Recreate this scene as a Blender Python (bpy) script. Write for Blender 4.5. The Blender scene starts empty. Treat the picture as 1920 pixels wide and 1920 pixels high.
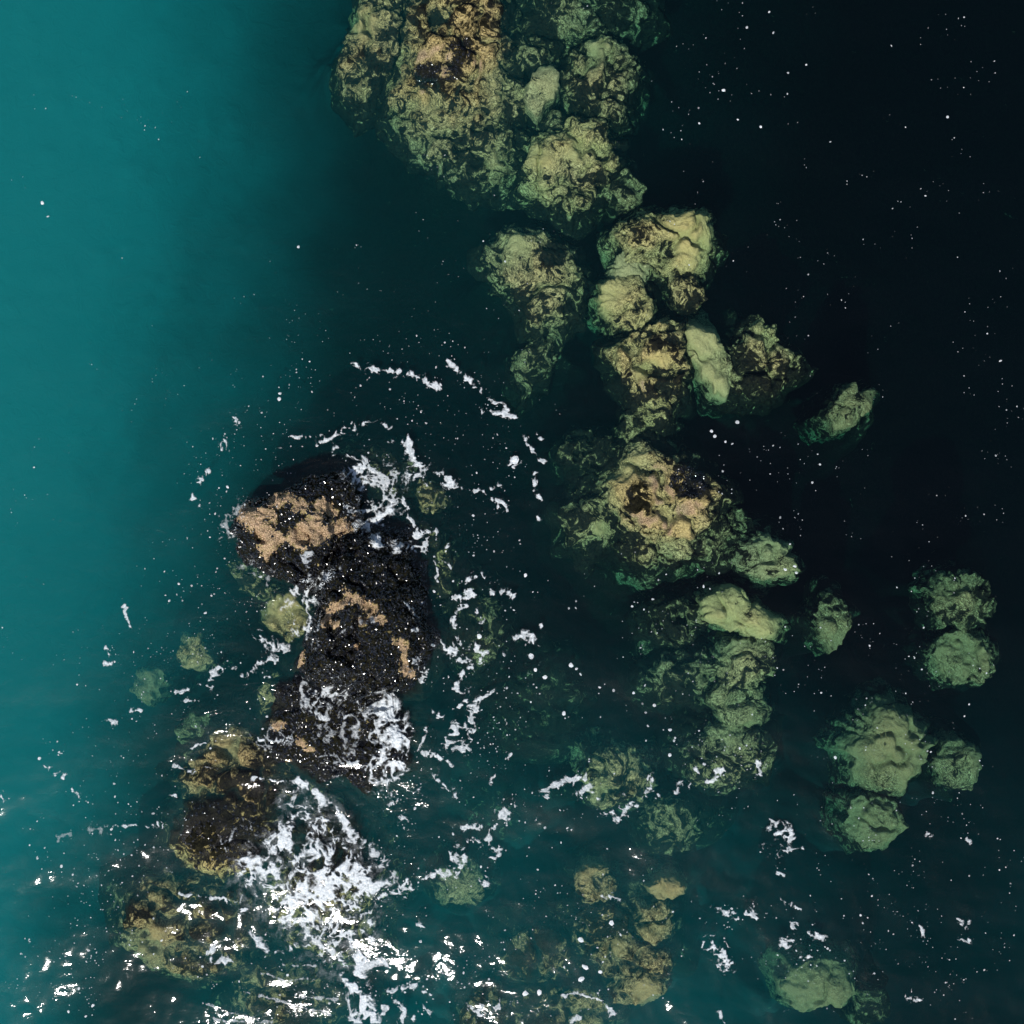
import bpy, bmesh, math, random
import numpy as np
from mathutils import Vector

# ------------------------------------------------------------------ camera, sky, sun
scene = bpy.context.scene
CAM_Z = 24.0
cam_d = bpy.data.cameras.new("drone_camera")
cam = bpy.data.objects.new("drone_camera", cam_d)
scene.collection.objects.link(cam)
cam.location = (0, 0, CAM_Z)
cam.rotation_euler = (0, 0, 0)
cam_d.sensor_width = 36.0
cam_d.angle = 2 * math.atan(9.6 / CAM_Z)
cam_d.clip_end = 2000
scene.camera = cam

SUN_EL = math.radians(57)
TO_SUN = Vector((-0.32 * math.cos(SUN_EL), -0.947 * math.cos(SUN_EL), math.sin(SUN_EL))).normalized()
world = bpy.data.worlds.new("World")
scene.world = world
world.use_nodes = True
wn = world.node_tree
sky = wn.nodes.new("ShaderNodeTexSky")
sky.sky_type = 'NISHITA'
sky.sun_disc = False
sky.sun_elevation = SUN_EL
sky.sun_rotation = math.atan2(TO_SUN.x, TO_SUN.y)
bg = wn.nodes["Background"]
bg.inputs["Strength"].default_value = 0.10
wn.links.new(sky.outputs[0], bg.inputs[0])
sun_d = bpy.data.lights.new("sun", 'SUN')
sun_d.energy = 4.5
sun_d.angle = math.radians(0.5)
sun_d.color = (1.0, 0.955, 0.90)
sun = bpy.data.objects.new("sun", sun_d)
scene.collection.objects.link(sun)
sun.rotation_euler = (-TO_SUN).to_track_quat('-Z', 'Y').to_euler()
sun.location = TO_SUN * 60

scene.view_settings.view_transform = 'Standard'
scene.view_settings.look = 'None'
scene.view_settings.gamma = 1
scene.view_settings.exposure = 0.2
scene.cycles.use_denoising = True
scene.cycles.max_bounces = 6
scene.cycles.diffuse_bounces = 2
scene.cycles.glossy_bounces = 2
scene.cycles.transparent_max_bounces = 12
scene.cycles.volume_bounces = 0
scene.cycles.sample_clamp_indirect = 4.0
scene.cycles.caustics_reflective = False
scene.cycles.caustics_refractive = False

rng = np.random.default_rng(7)
random.seed(7)
COL = scene.collection

# ------------------------------------------------------------------ numpy helpers
_T2 = [np.random.default_rng(100 + k).random((256, 256)).astype(np.float32) for k in range(4)]
_T3 = [np.random.default_rng(200 + k).random((64, 64, 64)).astype(np.float32) for k in range(4)]


def n2(x, y, s=0):
    t = _T2[s % 4]
    x = x + 17.31 * s; y = y + 9.77 * s
    xi = np.floor(x).astype(np.int64); yi = np.floor(y).astype(np.int64)
    fx = (x - xi).astype(np.float32); fy = (y - yi).astype(np.float32)
    fx = fx * fx * (3 - 2 * fx); fy = fy * fy * (3 - 2 * fy)
    a = t[xi & 255, yi & 255]; b = t[(xi + 1) & 255, yi & 255]
    c = t[xi & 255, (yi + 1) & 255]; d = t[(xi + 1) & 255, (yi + 1) & 255]
    return (a * (1 - fx) + b * fx) * (1 - fy) + (c * (1 - fx) + d * fx) * fy


def f2(x, y, o=4, s=0):
    v = 0; a = 0.5; w = 0
    for k in range(o):
        v = v + a * n2(x * 2 ** k, y * 2 ** k, s + k); w += a; a *= 0.5
    return v / w


def n3(p, s=0):
    t = _T3[s % 4]
    p = p + np.array([13.7, 5.3, 7.9]) * s
    i = np.floor(p).astype(np.int64); f = (p - i); f = f * f * (3 - 2 * f)
    i0 = i & 63; i1 = (i + 1) & 63
    fx, fy, fz = f[:, 0], f[:, 1], f[:, 2]

    def g(ax, ay, az):
        return t[ax[:, 0], ay[:, 1], az[:, 2]]
    c00 = g(i0, i0, i0) * (1 - fx) + g(i1, i0, i0) * fx
    c10 = g(i0, i1, i0) * (1 - fx) + g(i1, i1, i0) * fx
    c01 = g(i0, i0, i1) * (1 - fx) + g(i1, i0, i1) * fx
    c11 = g(i0, i1, i1) * (1 - fx) + g(i1, i1, i1) * fx
    return (c00 * (1 - fy) + c10 * fy) * (1 - fz) + (c01 * (1 - fy) + c11 * fy) * fz


def f3(p, o=4, s=0):
    v = 0; a = 0.5; w = 0
    for k in range(o):
        v = v + a * n3(p * 2 ** k, s + k); w += a; a *= 0.5
    return v / w


def sstep(a, b, x):
    t = np.clip((x - a) / (b - a), 0, 1)
    return t * t * (3 - 2 * t)


def at(px, py, z=0.0):
    """photo pixel (1920 frame) -> world x, y on the horizontal plane z"""
    k = (CAM_Z - z) / CAM_Z / 100.0
    return (px - 960) * k, (960 - py) * k


def topx(x, y, z=0.0):
    k = CAM_Z / (CAM_Z - z) * 100.0
    return 960 + x * k, 960 - y * k


def seg_dist(X, Y, pts):
    """distance from grid to a polyline, and the 0..1 position along it"""
    best = np.full(X.shape, 1e9, np.float32)
    if len(pts) == 1:
        return np.hypot(X - pts[0][0], Y - pts[0][1])
    for (x0, y0), (x1, y1) in zip(pts[:-1], pts[1:]):
        dx, dy = x1 - x0, y1 - y0
        L = dx * dx + dy * dy + 1e-6
        t = np.clip(((X - x0) * dx + (Y - y0) * dy) / L, 0, 1)
        best = np.minimum(best, np.hypot(X - x0 - t * dx, Y - y0 - t * dy))
    return best


def inside(X, Y, poly):
    r = np.zeros(X.shape, bool)
    n = len(poly)
    for i in range(n):
        x0, y0 = poly[i]; x1, y1 = poly[(i + 1) % n]
        if y0 == y1:
            continue
        c = ((y0 > Y) != (y1 > Y)) & (X < (x1 - x0) * (Y - y0) / (y1 - y0) + x0)
        r ^= c
    return r


def make_mesh(name, co, faces, mat, parent=None, loc=(0, 0, 0), attrs=None, smooth=True):
    """co: n x 3 array, faces: m x 3 or m x 4 int array"""
    me = bpy.data.meshes.new(name)
    k = faces.shape[1]
    me.vertices.add(len(co)); me.vertices.foreach_set("co", co.astype(np.float32).ravel())
    me.loops.add(faces.size); me.loops.foreach_set("vertex_index", faces.astype(np.int32).ravel())
    me.polygons.add(len(faces))
    me.polygons.foreach_set("loop_start", np.arange(0, faces.size, k, dtype=np.int32))
    me.polygons.foreach_set("use_smooth", np.full(len(faces), smooth))
    me.update(calc_edges=True)
    for an, av in (attrs or {}).items():
        at_ = me.attributes.new(an, 'FLOAT', 'POINT')
        at_.data.foreach_set("value", av.astype(np.float32).ravel())
    me.materials.append(mat)
    o = bpy.data.objects.new(name, me)
    o.location = loc
    COL.objects.link(o)
    if parent:
        o.parent = parent
    return o


def tag(o, label=None, cat=None, group=None, kind=None):
    if label: o["label"] = label
    if cat: o["category"] = cat
    if group: o["group"] = group
    if kind: o["kind"] = kind
    return o


# ------------------------------------------------------------------ node helpers
class NT:
    def __init__(self, name):
        self.m = bpy.data.materials.new(name)
        self.m.use_nodes = True
        self.t = self.m.node_tree
        self.t.nodes.clear()
        self.out = self.t.nodes.new("ShaderNodeOutputMaterial")

    def n(self, typ, ins=None, **kw):
        nd = self.t.nodes.new("ShaderNode" + typ)
        for k, v in kw.items():
            setattr(nd, k, v)
        for k, v in (ins or {}).items():
            if hasattr(v, "is_linked") and not isinstance(v, (int, float)):
                self.t.links.new(v, nd.inputs[k])
            else:
                nd.inputs[k].default_value = v
        return nd

    def math(self, op, a, b=0.0, c=0.0, clamp=False):
        nd = self.n("Math", {0: a, 1: b, 2: c}, operation=op, use_clamp=clamp)
        return nd.outputs[0]

    def rng(self, v, a, b, c=0.0, d=1.0, smooth=True):
        nd = self.n("MapRange", {"Value": v, "From Min": a, "From Max": b, "To Min": c, "To Max": d})
        nd.interpolation_type = 'SMOOTHSTEP' if smooth else 'LINEAR'
        return nd.outputs[0]

    def mix(self, f, a, b):
        nd = self.t.nodes.new("ShaderNodeMix")
        nd.data_type = 'RGBA'
        for sock, v in ((nd.inputs[0], f), (nd.inputs[6], a), (nd.inputs[7], b)):
            if isinstance(v, (tuple, list)):
                sock.default_value = (*v, 1.0)[:4]
            elif isinstance(v, (int, float)):
                sock.default_value = v
            else:
                self.t.links.new(v, sock)
        return nd.outputs[2]

    def attr(self, name):
        return self.n("Attribute", attribute_name=name).outputs["Fac"]

    def noise(self, vec, scale, detail=4, rough=0.55, dist=0.0):
        return self.n("TexNoise", {"Vector": vec, "Scale": scale, "Detail": detail, "Roughness": rough, "Distortion": dist}).outputs[0]


def mat_rock():
    g = NT("reef_rock")
    pos = g.n("NewGeometry").outputs["Position"]
    weed = g.attr("weed"); tan = g.attr("tan"); tone = g.attr("tone")
    # slow warp of the domain so the growth on the stone swirls
    wv = g.n("TexNoise", {"Vector": pos, "Scale": 2.2, "Detail": 2}).outputs["Color"]
    wv2 = g.n("VectorMath", {0: wv, 1: (0.5, 0.5, 0.5)}, operation='SUBTRACT').outputs[0]
    wp = g.n("VectorMath", {0: wv2, 1: (0.35, 0.35, 0.35), 2: pos}, operation='MULTIPLY_ADD').outputs[0]
    big = g.noise(wp, 1.6, 3)
    sw = g.noise(wp, 3.6, 4, 0.58, 1.5)
    fine = g.noise(wp, 17.0, 3, 0.65, 1.2)
    grit = g.noise(pos, 60.0, 2, 0.7)
    # thin curly contour lines
    tri = g.math('PINGPONG', g.math('MULTIPLY', g.noise(wp, 4.5, 4, 0.6, 1.2), 7.0), 0.5)
    line = g.rng(tri, 0.02, 0.2, 1.0, 0.0)
    tri2 = g.math('PINGPONG', g.math('MULTIPLY', g.noise(wp, 12.0, 3, 0.6, 0.8), 5.0), 0.5)
    line2 = g.rng(tri2, 0.03, 0.26, 1.0, 0.0)
    olive = g.mix(big, (0.44, 0.345, 0.13), (0.33, 0.27, 0.105))
    greyg = g.mix(big, (0.30, 0.26, 0.12), (0.37, 0.32, 0.155))
    base = g.mix(tone, olive, greyg)
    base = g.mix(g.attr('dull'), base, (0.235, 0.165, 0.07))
    base = g.mix(g.rng(fine, 0.35, 0.8, 0.0, 0.5), base, (0.17, 0.14, 0.06))
    base = g.mix(g.rng(grit, 0.52, 0.8, 0.0, 0.5), base, (0.46, 0.42, 0.27))
    crust = g.mix(g.rng(grit, 0.35, 0.65), (0.07, 0.045, 0.025), (0.46, 0.34, 0.20))
    curl = g.math('MULTIPLY', g.rng(g.math('PINGPONG', g.math('MULTIPLY_ADD', g.noise(wp, 7.5, 3, 0.6, 1.4), 6.0, 0.3), 0.5), 0.02, 0.13, 1.0, 0.0), g.rng(weed, 0.05, 0.45, 0.15, 0.8))
    base = g.mix(curl, base, (0.58, 0.48, 0.23))  # bright curls paint caustic light into the stone colour
    base = g.mix(tan, base, crust)
    # dark weed cover
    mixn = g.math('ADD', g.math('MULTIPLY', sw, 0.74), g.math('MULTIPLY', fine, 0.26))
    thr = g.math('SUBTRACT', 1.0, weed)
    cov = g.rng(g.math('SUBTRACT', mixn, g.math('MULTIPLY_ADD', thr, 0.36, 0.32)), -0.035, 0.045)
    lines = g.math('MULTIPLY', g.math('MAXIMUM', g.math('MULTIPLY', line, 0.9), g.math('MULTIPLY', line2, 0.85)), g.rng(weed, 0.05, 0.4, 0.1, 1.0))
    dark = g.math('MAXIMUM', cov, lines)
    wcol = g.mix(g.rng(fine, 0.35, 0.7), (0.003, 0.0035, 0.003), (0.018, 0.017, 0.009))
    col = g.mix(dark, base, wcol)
    col = g.mix(g.attr('sand_haze'), col, g.mix(big, (0.24, 0.36, 0.34), (0.28, 0.41, 0.38)))
    hgt = g.math('ADD', g.math('MULTIPLY', sw, 0.05), g.math('MULTIPLY', fine, 0.025))
    bump = g.n("Bump", {"Height": hgt, "Strength": 0.8, "Distance": 1.0})
    b = g.n("BsdfPrincipled", {"Base Color": col, "Roughness": 0.7, "Specular IOR Level": 0.03, "Normal": bump.outputs[0]})
    g.t.links.new(b.outputs[0], g.out.inputs["Surface"])
    return g.m


WATER_ABS = (0.76, 0.215, 0.200)


def mat_water():
    g = NT("sea_water")
    geo = g.n("NewGeometry")
    pos = geo.outputs["Position"]
    chop = g.attr("chop")

    def rip(rot, sx, sy, scale, detail, dist):
        mp = g.n("Mapping", {"Vector": pos, "Rotation": (0, 0, math.radians(rot)), "Scale": (sx, sy, 1)})
        return g.noise(mp.outputs[0], scale, detail, 0.55, dist)
    b_ = rip(-10, 0.7, 1.3, 3.2, 2.5, 0.7)
    c = rip(25, 0.8, 1.2, 22.0, 2, 0.5)
    h = g.math('ADD', g.math('MULTIPLY', b_, 0.043), g.math('MULTIPLY', c, 0.0075))
    h = g.math('MULTIPLY', h, chop)
    bump = g.n("Bump", {"Height": h, "Strength": 1.0, "Distance": 1.0})
    ior = g.rng(geo.outputs["Backfacing"], 0.0, 1.0, 1.333, 0.75, False)
    fr = g.n("Fresnel", {"IOR": ior, "Normal": bump.outputs[0]})
    tr = g.n("BsdfTransparent")
    gl = g.n("BsdfGlossy", {"Roughness": 0.06, "Normal": bump.outputs[0]})
    mx = g.n("MixShader", {0: fr.outputs[0], 1: tr.outputs[0], 2: gl.outputs[0]})
    g.t.links.new(mx.outputs[0], g.out.inputs["Surface"])
    ab = g.n("VolumeAbsorption", {"Color": (*[1 - v for v in WATER_ABS], 1), "Density": 1.0})
    sc_ = g.n("VolumeScatter", {"Color": (0.05, 0.85, 1.0, 1), "Density": 0.0032, "Anisotropy": 0.2})
    ad = g.n("AddShader", {0: ab.outputs[0], 1: sc_.outputs[0]})
    g.t.links.new(ad.outputs[0], g.out.inputs["Volume"])
    return g.m


def mat_foam():
    g = NT("sea_foam")
    pos = g.n("NewGeometry").outputs["Position"]
    den = g.attr("foam_amount")
    bub = g.n("TexVoronoi", {"Vector": pos, "Scale": 45.0}).outputs["Distance"]
    nz = g.noise(pos, 30.0, 4, 0.65)
    a = g.math('ADD', den, g.math('MULTIPLY', g.math('SUBTRACT', nz, 0.5), 0.35))
    al = g.math('MULTIPLY', g.rng(a, 0.03, 1.2), 0.95)
    col = g.mix(g.rng(nz, 0.3, 0.7), (0.46, 0.52, 0.55), (0.74, 0.76, 0.77))
    bump = g.n("Bump", {"Height": g.math('ADD', g.math('MULTIPLY', nz, 0.02), g.math('MULTIPLY', bub, 0.01)), "Strength": 0.5, "Distance": 1.0})
    d = g.n("BsdfDiffuse", {"Color": col, "Normal": bump.outputs[0]})
    tr = g.n("BsdfTransparent")
    mx = g.n("MixShader", {0: al, 1: tr.outputs[0], 2: d.outputs[0]})
    g.t.links.new(mx.outputs[0], g.out.inputs["Surface"])
    return g.m


def mat_simple(name, c1, c2, rough, scale=30.0, spec=0.5):
    g = NT(name)
    pos = g.n("NewGeometry").outputs["Position"]
    nz = g.noise(pos, scale, 3)
    col = g.mix(g.rng(nz, 0.3, 0.7), c1, c2)
    b = g.n("BsdfPrincipled", {"Base Color": col, "Roughness": rough, "Specular IOR Level": spec})
    g.t.links.new(b.outputs[0], g.out.inputs["Surface"])
    return g.m


M_ROCK = mat_rock()
M_WATER = mat_water()
M_FOAM = mat_foam()
M_MUSSEL = mat_simple("mussel_shell", (0.003, 0.003, 0.004), (0.006, 0.0055, 0.007), 0.17, 40, 0.8)
M_BARN = mat_simple("barnacle_shell", (0.15, 0.085, 0.04), (0.70, 0.50, 0.33), 0.6, 45, 0.3)

# ------------------------------------------------------------------ seabed
# reef shelves under the rocks: (photo px x, y, radius px, height of the shelf top in m)
MOUND = [(700, 90, 90, -1.5), (850, 110, 150, -0.95), (1075, 110, 140, -1.25), (1060, 275, 110, -1.05), (890, 265, 110, -1.25), (1000, 40, 120, -1.4),
         (1000, 520, 95, -1.3), (1000, 650, 70, -1.9), (1235, 470, 105, -1.1), (1190, 560, 90, -1.1), (1220, 690, 100, -1.1), (1390, 670, 110, -1.3), (1240, 930, 130, -1.0), (1115, 950, 90, -1.6),
         (1250, 1030, 150, -1.5), (1420, 1040, 90, -1.7), (1200, 790, 70, -1.5), (1095, 850, 80, -2.0), (1395, 1200, 100, -1.5), (1360, 1390, 120, -1.7), (1265, 1180, 90, -1.9), (1280, 1270, 90, -2.0), (1160, 1460, 110, -1.6), (1260, 1540, 130, -1.9),
         (1175, 1760, 170, -0.85), (1010, 1800, 130, -1.1), (1060, 1900, 140, -1.4), (900, 1910, 90, -1.5), (1660, 1420, 110, -1.9), (1640, 1540, 90, -2.2), (1795, 1435, 70, -2.2), (1560, 1160, 60, -2.2), (1805, 1130, 75, -2.0), (1815, 1235, 75, -2.1), (1540, 1860, 110, -2.0), 
         (1595, 765, 65, -1.9), (350, 1720, 130, -1.4), (450, 1500, 115, -1.2), (600, 1650, 210, -1.0), (540, 1860, 170, -1.3), (640, 1380, 180, -0.8), (660, 1130, 165, -0.9), (575, 1000, 75, -1.3), (720, 900, 120, -1.5), (810, 1060, 90, -1.5),
         (890, 1200, 110, -2.0), (860, 1660, 100, -2.0), (1010, 1320, 120, -2.6), (950, 1500, 130, -2.6)]
DEEP = -4.1
MOUND = [(a_, b_, c_, d_ * 0.6) for a_, b_, c_, d_ in MOUND]


def bed_z(x, y):
    """height of the sea bed at world x, y"""
    lum = f2(x * 1.9 + 40, y * 1.9 + 40, 4, 1) - 0.5
    wx_ = x + 1.5 * (f2(x * 0.9 + 11, y * 0.9 + 11, 4, 0) - 0.5); wy_ = y + 1.5 * (f2(x * 0.9 + 31, y * 0.9 + 31, 4, 2) - 0.5)
    left = 1 - sstep(-9.6, -2.6, x - 0.10 * y)
    right = sstep(3.4, 10, x)
    base = DEEP + 1.0 * left + 0.4 * (1 - sstep(-10.6, -6.2, x)) - 1.5 * right
    z = base + 0.2 * lum
    for cx, cy, r, zt in MOUND:
        k = (CAM_Z - zt) / CAM_Z / 100.0
        d2 = ((wx_ - (cx - 960) * k) ** 2 + (wy_ - (960 - cy) * k) ** 2) / (1.12 * r * k) ** 2
        z = np.maximum(z, base + (zt - base) * np.exp(-d2 ** 1.6) + 0.7 * lum * np.exp(-0.4 * d2))
    return z


def graded(lo, hi, step, far):
    c = list(np.arange(lo, hi + step * 0.5, step))
    s = step; a = c[0]; b = c[-1]; L = []; R = []
    while b < far:
        s *= 1.35; a -= s; b += s; L.append(a); R.append(b)
    return np.array(L[::-1] + c + R)


def grid_faces(nx, ny):
    i = np.arange(nx - 1)[None, :] + np.arange(ny - 1)[:, None] * nx
    return np.stack([i, i + 1, i + 1 + nx, i + nx], -1).reshape(-1, 4)


gx = graded(-11.8, 11.8, 0.065, 220)
GX, GY = np.meshgrid(gx, gx)
bpx, bpy_ = 960 + GX * 100 / 1.13, 960 - GY * 100 / 1.13     # the sandy left lies about 3.1 m down
BZ = bed_z(GX, GY)
# haze of turbid water painted into the pale sandy bed; dark weed elsewhere
edge = np.interp(bpy_, [-400, 0, 250, 500, 700, 900, 1100, 1300, 1500, 1700, 1900, 2300], [690, 680, 660, 610, 550, 480, 390, 310, 300, 240, 230, 230])
edge = edge + 150 * (f2(bpx / 170, bpy_ / 170, 4, 2) - 0.5)
sand_haze = 0.11 + 0.89 * (1 - sstep(-600, 80, bpx - edge))
sand_haze = sand_haze * (1 - sstep(-100, 160, bpx - edge))
low = sstep(1150, 1800, bpy_) * sstep(300, 700, bpx) * (1 - 0.5 * sstep(1400, 1900, bpx))  # lower water: its teal haze is painted onto the bed
sand_haze = np.maximum(sand_haze, 0.17 * low * (0.6 + 0.8 * f2(bpx / 120, bpy_ / 120, 3, 3)))
sand_haze = np.maximum(sand_haze, 0.004)
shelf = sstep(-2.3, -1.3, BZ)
sand_haze = sand_haze * (1 - shelf)
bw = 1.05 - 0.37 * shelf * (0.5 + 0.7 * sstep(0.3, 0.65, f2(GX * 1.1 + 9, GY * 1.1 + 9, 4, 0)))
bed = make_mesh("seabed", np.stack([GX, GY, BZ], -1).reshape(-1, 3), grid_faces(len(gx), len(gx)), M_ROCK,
                attrs={"sand_haze": sand_haze, "weed": bw, "tone": 0.35 + 0.5 * f2(GX * 0.6, GY * 0.6, 2, 1), "dull": 0.85 * shelf})
tag(bed, "deep seabed, pale sandy left with teal water haze painted in, dark weed elsewhere", "seabed", kind="structure")

# ------------------------------------------------------------------ sea surface
def chop_map(px, py):
    c = 0.19 + 0.02 * sstep(1350, 1900, py)
    for cx, cy, r, a in [(600, 1850, 170, 0.12), (700, 1050, 230, 0.30), (820, 720, 190, 0.30), (1500, 1720, 220, 0.22), (640, 1400, 160, 0.35), (120, 1750, 220, -0.06), (900, 1880, 120, 0.12), (1750, 1700, 160, 0.15)]:
        c = c + a * np.exp(-((px - cx) ** 2 + (py - cy) ** 2) / (r * r))
    c = c * (0.25 + 1.5 * f2(px / 75, py / 55, 3, 1) ** 1.3)
    c = np.where(px > 1150, c * (0.45 + 0.55 * sstep(900, 1400, py)), c)
    c = c * (1 + 0.5 * (1 - sstep(450, 800, px)) * (1 - sstep(1300, 1500, py)))
    return np.clip(c, 0.03, 1.4)


def wave_z(x, y):
    px, py = 960 + x * 100, 960 - y * 100
    a = 0.4 + 0.9 * sstep(1000, 1900, py)
    w = 0.9 * (f2(x * 0.5, y * 0.5, 3, 2) - 0.5)
    z = 0.020 * np.sin((0.35 * x + 1.0 * y) * 2.1 + w * 5) + 0.016 * np.sin((-0.30 * x + 0.9 * y) * 3.7 + w * 7 + 1.3)
    z = z + 0.06 * (f2(x * 1.1, y * 1.7, 4, 3) - 0.5) + 0.03 * (f2(x * 3.2, y * 4.1, 3, 1) - 0.5)
    return z * a


wx = graded(-10.6, 10.6, 0.055, 210)
WX, WY = np.meshgrid(wx, wx)
WZ = wave_z(WX, WY)
nW = len(wx)
co = np.stack([WX, WY, WZ], -1).reshape(-1, 3)
fc = grid_faces(nW, nW)
idx = np.arange(nW * nW).reshape(nW, nW)
ring = np.concatenate([idx[0, :], idx[1:, -1], idx[-1, -2::-1], idx[-2:0:-1, 0]])
low_ring = co[ring].copy(); low_ring[:, 2] = -9.0
n0 = len(co)
co = np.concatenate([co, low_ring])
k = len(ring)
j = np.arange(k); j2 = (j + 1) % k
side = np.stack([ring[j2], ring[j], n0 + j, n0 + j2], -1)
cc = len(co)
co = np.concatenate([co, [[0, 0, -9.0]]])
chop = np.concatenate([chop_map(960 + WX * 100, 960 - WY * 100).ravel(), np.full(k + 1, 0.3)])
fan = np.stack([np.full(k, cc), n0 + j2, n0 + j], -1)
me_faces = np.concatenate([fc, side])
sea = make_mesh("sea_water", co, me_faces, M_WATER, attrs={"chop": chop})
bm = bmesh.new(); bm.from_mesh(sea.data); bm.verts.ensure_lookup_table()
for f_ in fan:
    bm.faces.new([bm.verts[int(v)] for v in f_])
bm.to_mesh(sea.data); bm.free()
tag(sea, "clear teal and dark blue sea water covering the reef", "sea", kind="structure")

# ------------------------------------------------------------------ milky silt suspended in the water
def silt_depth(px, py):
    """thickness in m of the cloud of suspended silt, by photo px"""
    e = np.interp(py, [-800, 0, 250, 500, 700, 900, 1100, 1300, 1500, 1700, 1900, 2700], [690, 680, 650, 620, 600, 560, 530, 470, 460, 410, 390, 390])
    e = e + 330 * (f2(px / 330 + 7, py / 330 + 7, 4, 1) - 0.5)
    ca, sa = math.cos(1.0), math.sin(1.0)
    u_, v_ = (px * ca - py * sa), (px * sa + py * ca)
    streak = 0.6 * f2(u_ / 210 + 3, v_ / 42 + 3, 3, 2) + 0.4 * f2(u_ / 90 + 5, v_ / 20 + 5, 3, 0)  # streaked thickness imitates the sheen of ripples on the surface
    t = 2.7 * (1 - sstep(-680, 60, px - e)) ** 1.7 * (0.72 + 0.56 * streak)
    lowr = sstep(1050, 1750, py) * sstep(150, 500, px) * (1 - 0.80 * sstep(1150, 1700, px)) * (1 - sstep(2100, 2600, px))
    t = np.maximum(t, 0.40 * lowr * (0.35 + 1.1 * f2(px / 210, py / 160, 3, 2)))
    t = t + 0.12 * (1 - sstep(0, 950, px - e))
    return t


sx = graded(-10.2, 10.2, 0.13, 24)
SX, SY = np.meshgrid(sx, sx)
ST = silt_depth(960 + SX * 100, 960 - SY * 100)
keep = ST > 0.002
cell = keep[:-1, :-1] & keep[1:, :-1] & keep[:-1, 1:] & keep[1:, 1:]
nS = len(sx)
top_co = np.stack([SX, SY, np.full(SX.shape, -0.14)], -1).reshape(-1, 3)
bot_co = np.stack([SX, SY, -0.14 - ST], -1).reshape(-1, 3)
qf = grid_faces(nS, nS)[cell.ravel()]
faces = [qf, qf[:, ::-1] + nS * nS]
ed = np.concatenate([qf[:, [0, 1]], qf[:, [1, 2]], qf[:, [2, 3]], qf[:, [3, 0]]])
key_ = ed[:, 0] * (nS * nS) + ed[:, 1]; rev = ed[:, 1] * (nS * nS) + ed[:, 0]
bd = ed[~np.isin(key_, rev)]
faces.append(np.stack([bd[:, 1], bd[:, 0], bd[:, 0] + nS * nS, bd[:, 1] + nS * nS], -1))
allf = np.concatenate(faces); allc = np.concatenate([top_co, bot_co])
used, inv = np.unique(allf.ravel(), return_inverse=True)
g = NT("suspended_silt")
sv_ = g.n("VolumeScatter", {"Color": (0.02, 0.99, 1.0, 1), "Density": 0.215, "Anisotropy": 0.0})
g.t.links.new(sv_.outputs[0], g.out.inputs["Volume"])
silt = make_mesh("silt_cloud", allc[used], inv.reshape(-1, 4), g.m)
tag(silt, "milky teal cloud of silt hanging in the water on the left", "silt", kind="stuff")

# ------------------------------------------------------------------ rocks
_ico = {}


def ico(level):
    if level not in _ico:
        b = bmesh.new()
        bmesh.ops.create_icosphere(b, subdivisions=level, radius=1.0)
        v = np.array([p.co[:] for p in b.verts]); f = np.array([[q.index for q in t.verts] for t in b.faces])
        v /= np.linalg.norm(v, axis=1)[:, None]
        b.free(); _ico[level] = (v, f)
    return _ico[level]


def radial(poly):
    P = np.array(poly, float)
    # centroid of the area
    x, y = P[:, 0], P[:, 1]; x2, y2 = np.roll(x, -1), np.roll(y, -1)
    cr = x * y2 - x2 * y; A = cr.sum() / 2
    c = np.array([((x + x2) * cr).sum() / (6 * A), ((y + y2) * cr).sum() / (6 * A)])
    th = np.linspace(-math.pi, math.pi, 361)[:-1]
    R = np.zeros(360)
    for i, t in enumerate(th):
        d = np.array([math.cos(t), math.sin(t)]); best = 0.02
        for a, b in zip(P, np.roll(P, -1, 0)):
            e = b - a; den = d[0] * e[1] - d[1] * e[0]
            if abs(den) < 1e-9: continue
            w = a - c
            s = (w[0] * e[1] - w[1] * e[0]) / den; u = (w[0] * d[1] - w[1] * d[0]) / den
            if s > 0 and -1e-6 <= u <= 1 + 1e-6: best = max(best, s)
        R[i] = best
    ker = np.exp(-0.5 * (np.arange(-10, 11) / 4.0) ** 2); ker /= ker.sum()
    R = np.convolve(np.concatenate([R[-10:], R, R[:10]]), ker, 'valid')
    return c, R


ROCKS = {}
TOPZ = np.full((1920, 1920), -9.0, np.float32)   # rock height seen from above, for laying foam over the rocks


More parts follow.
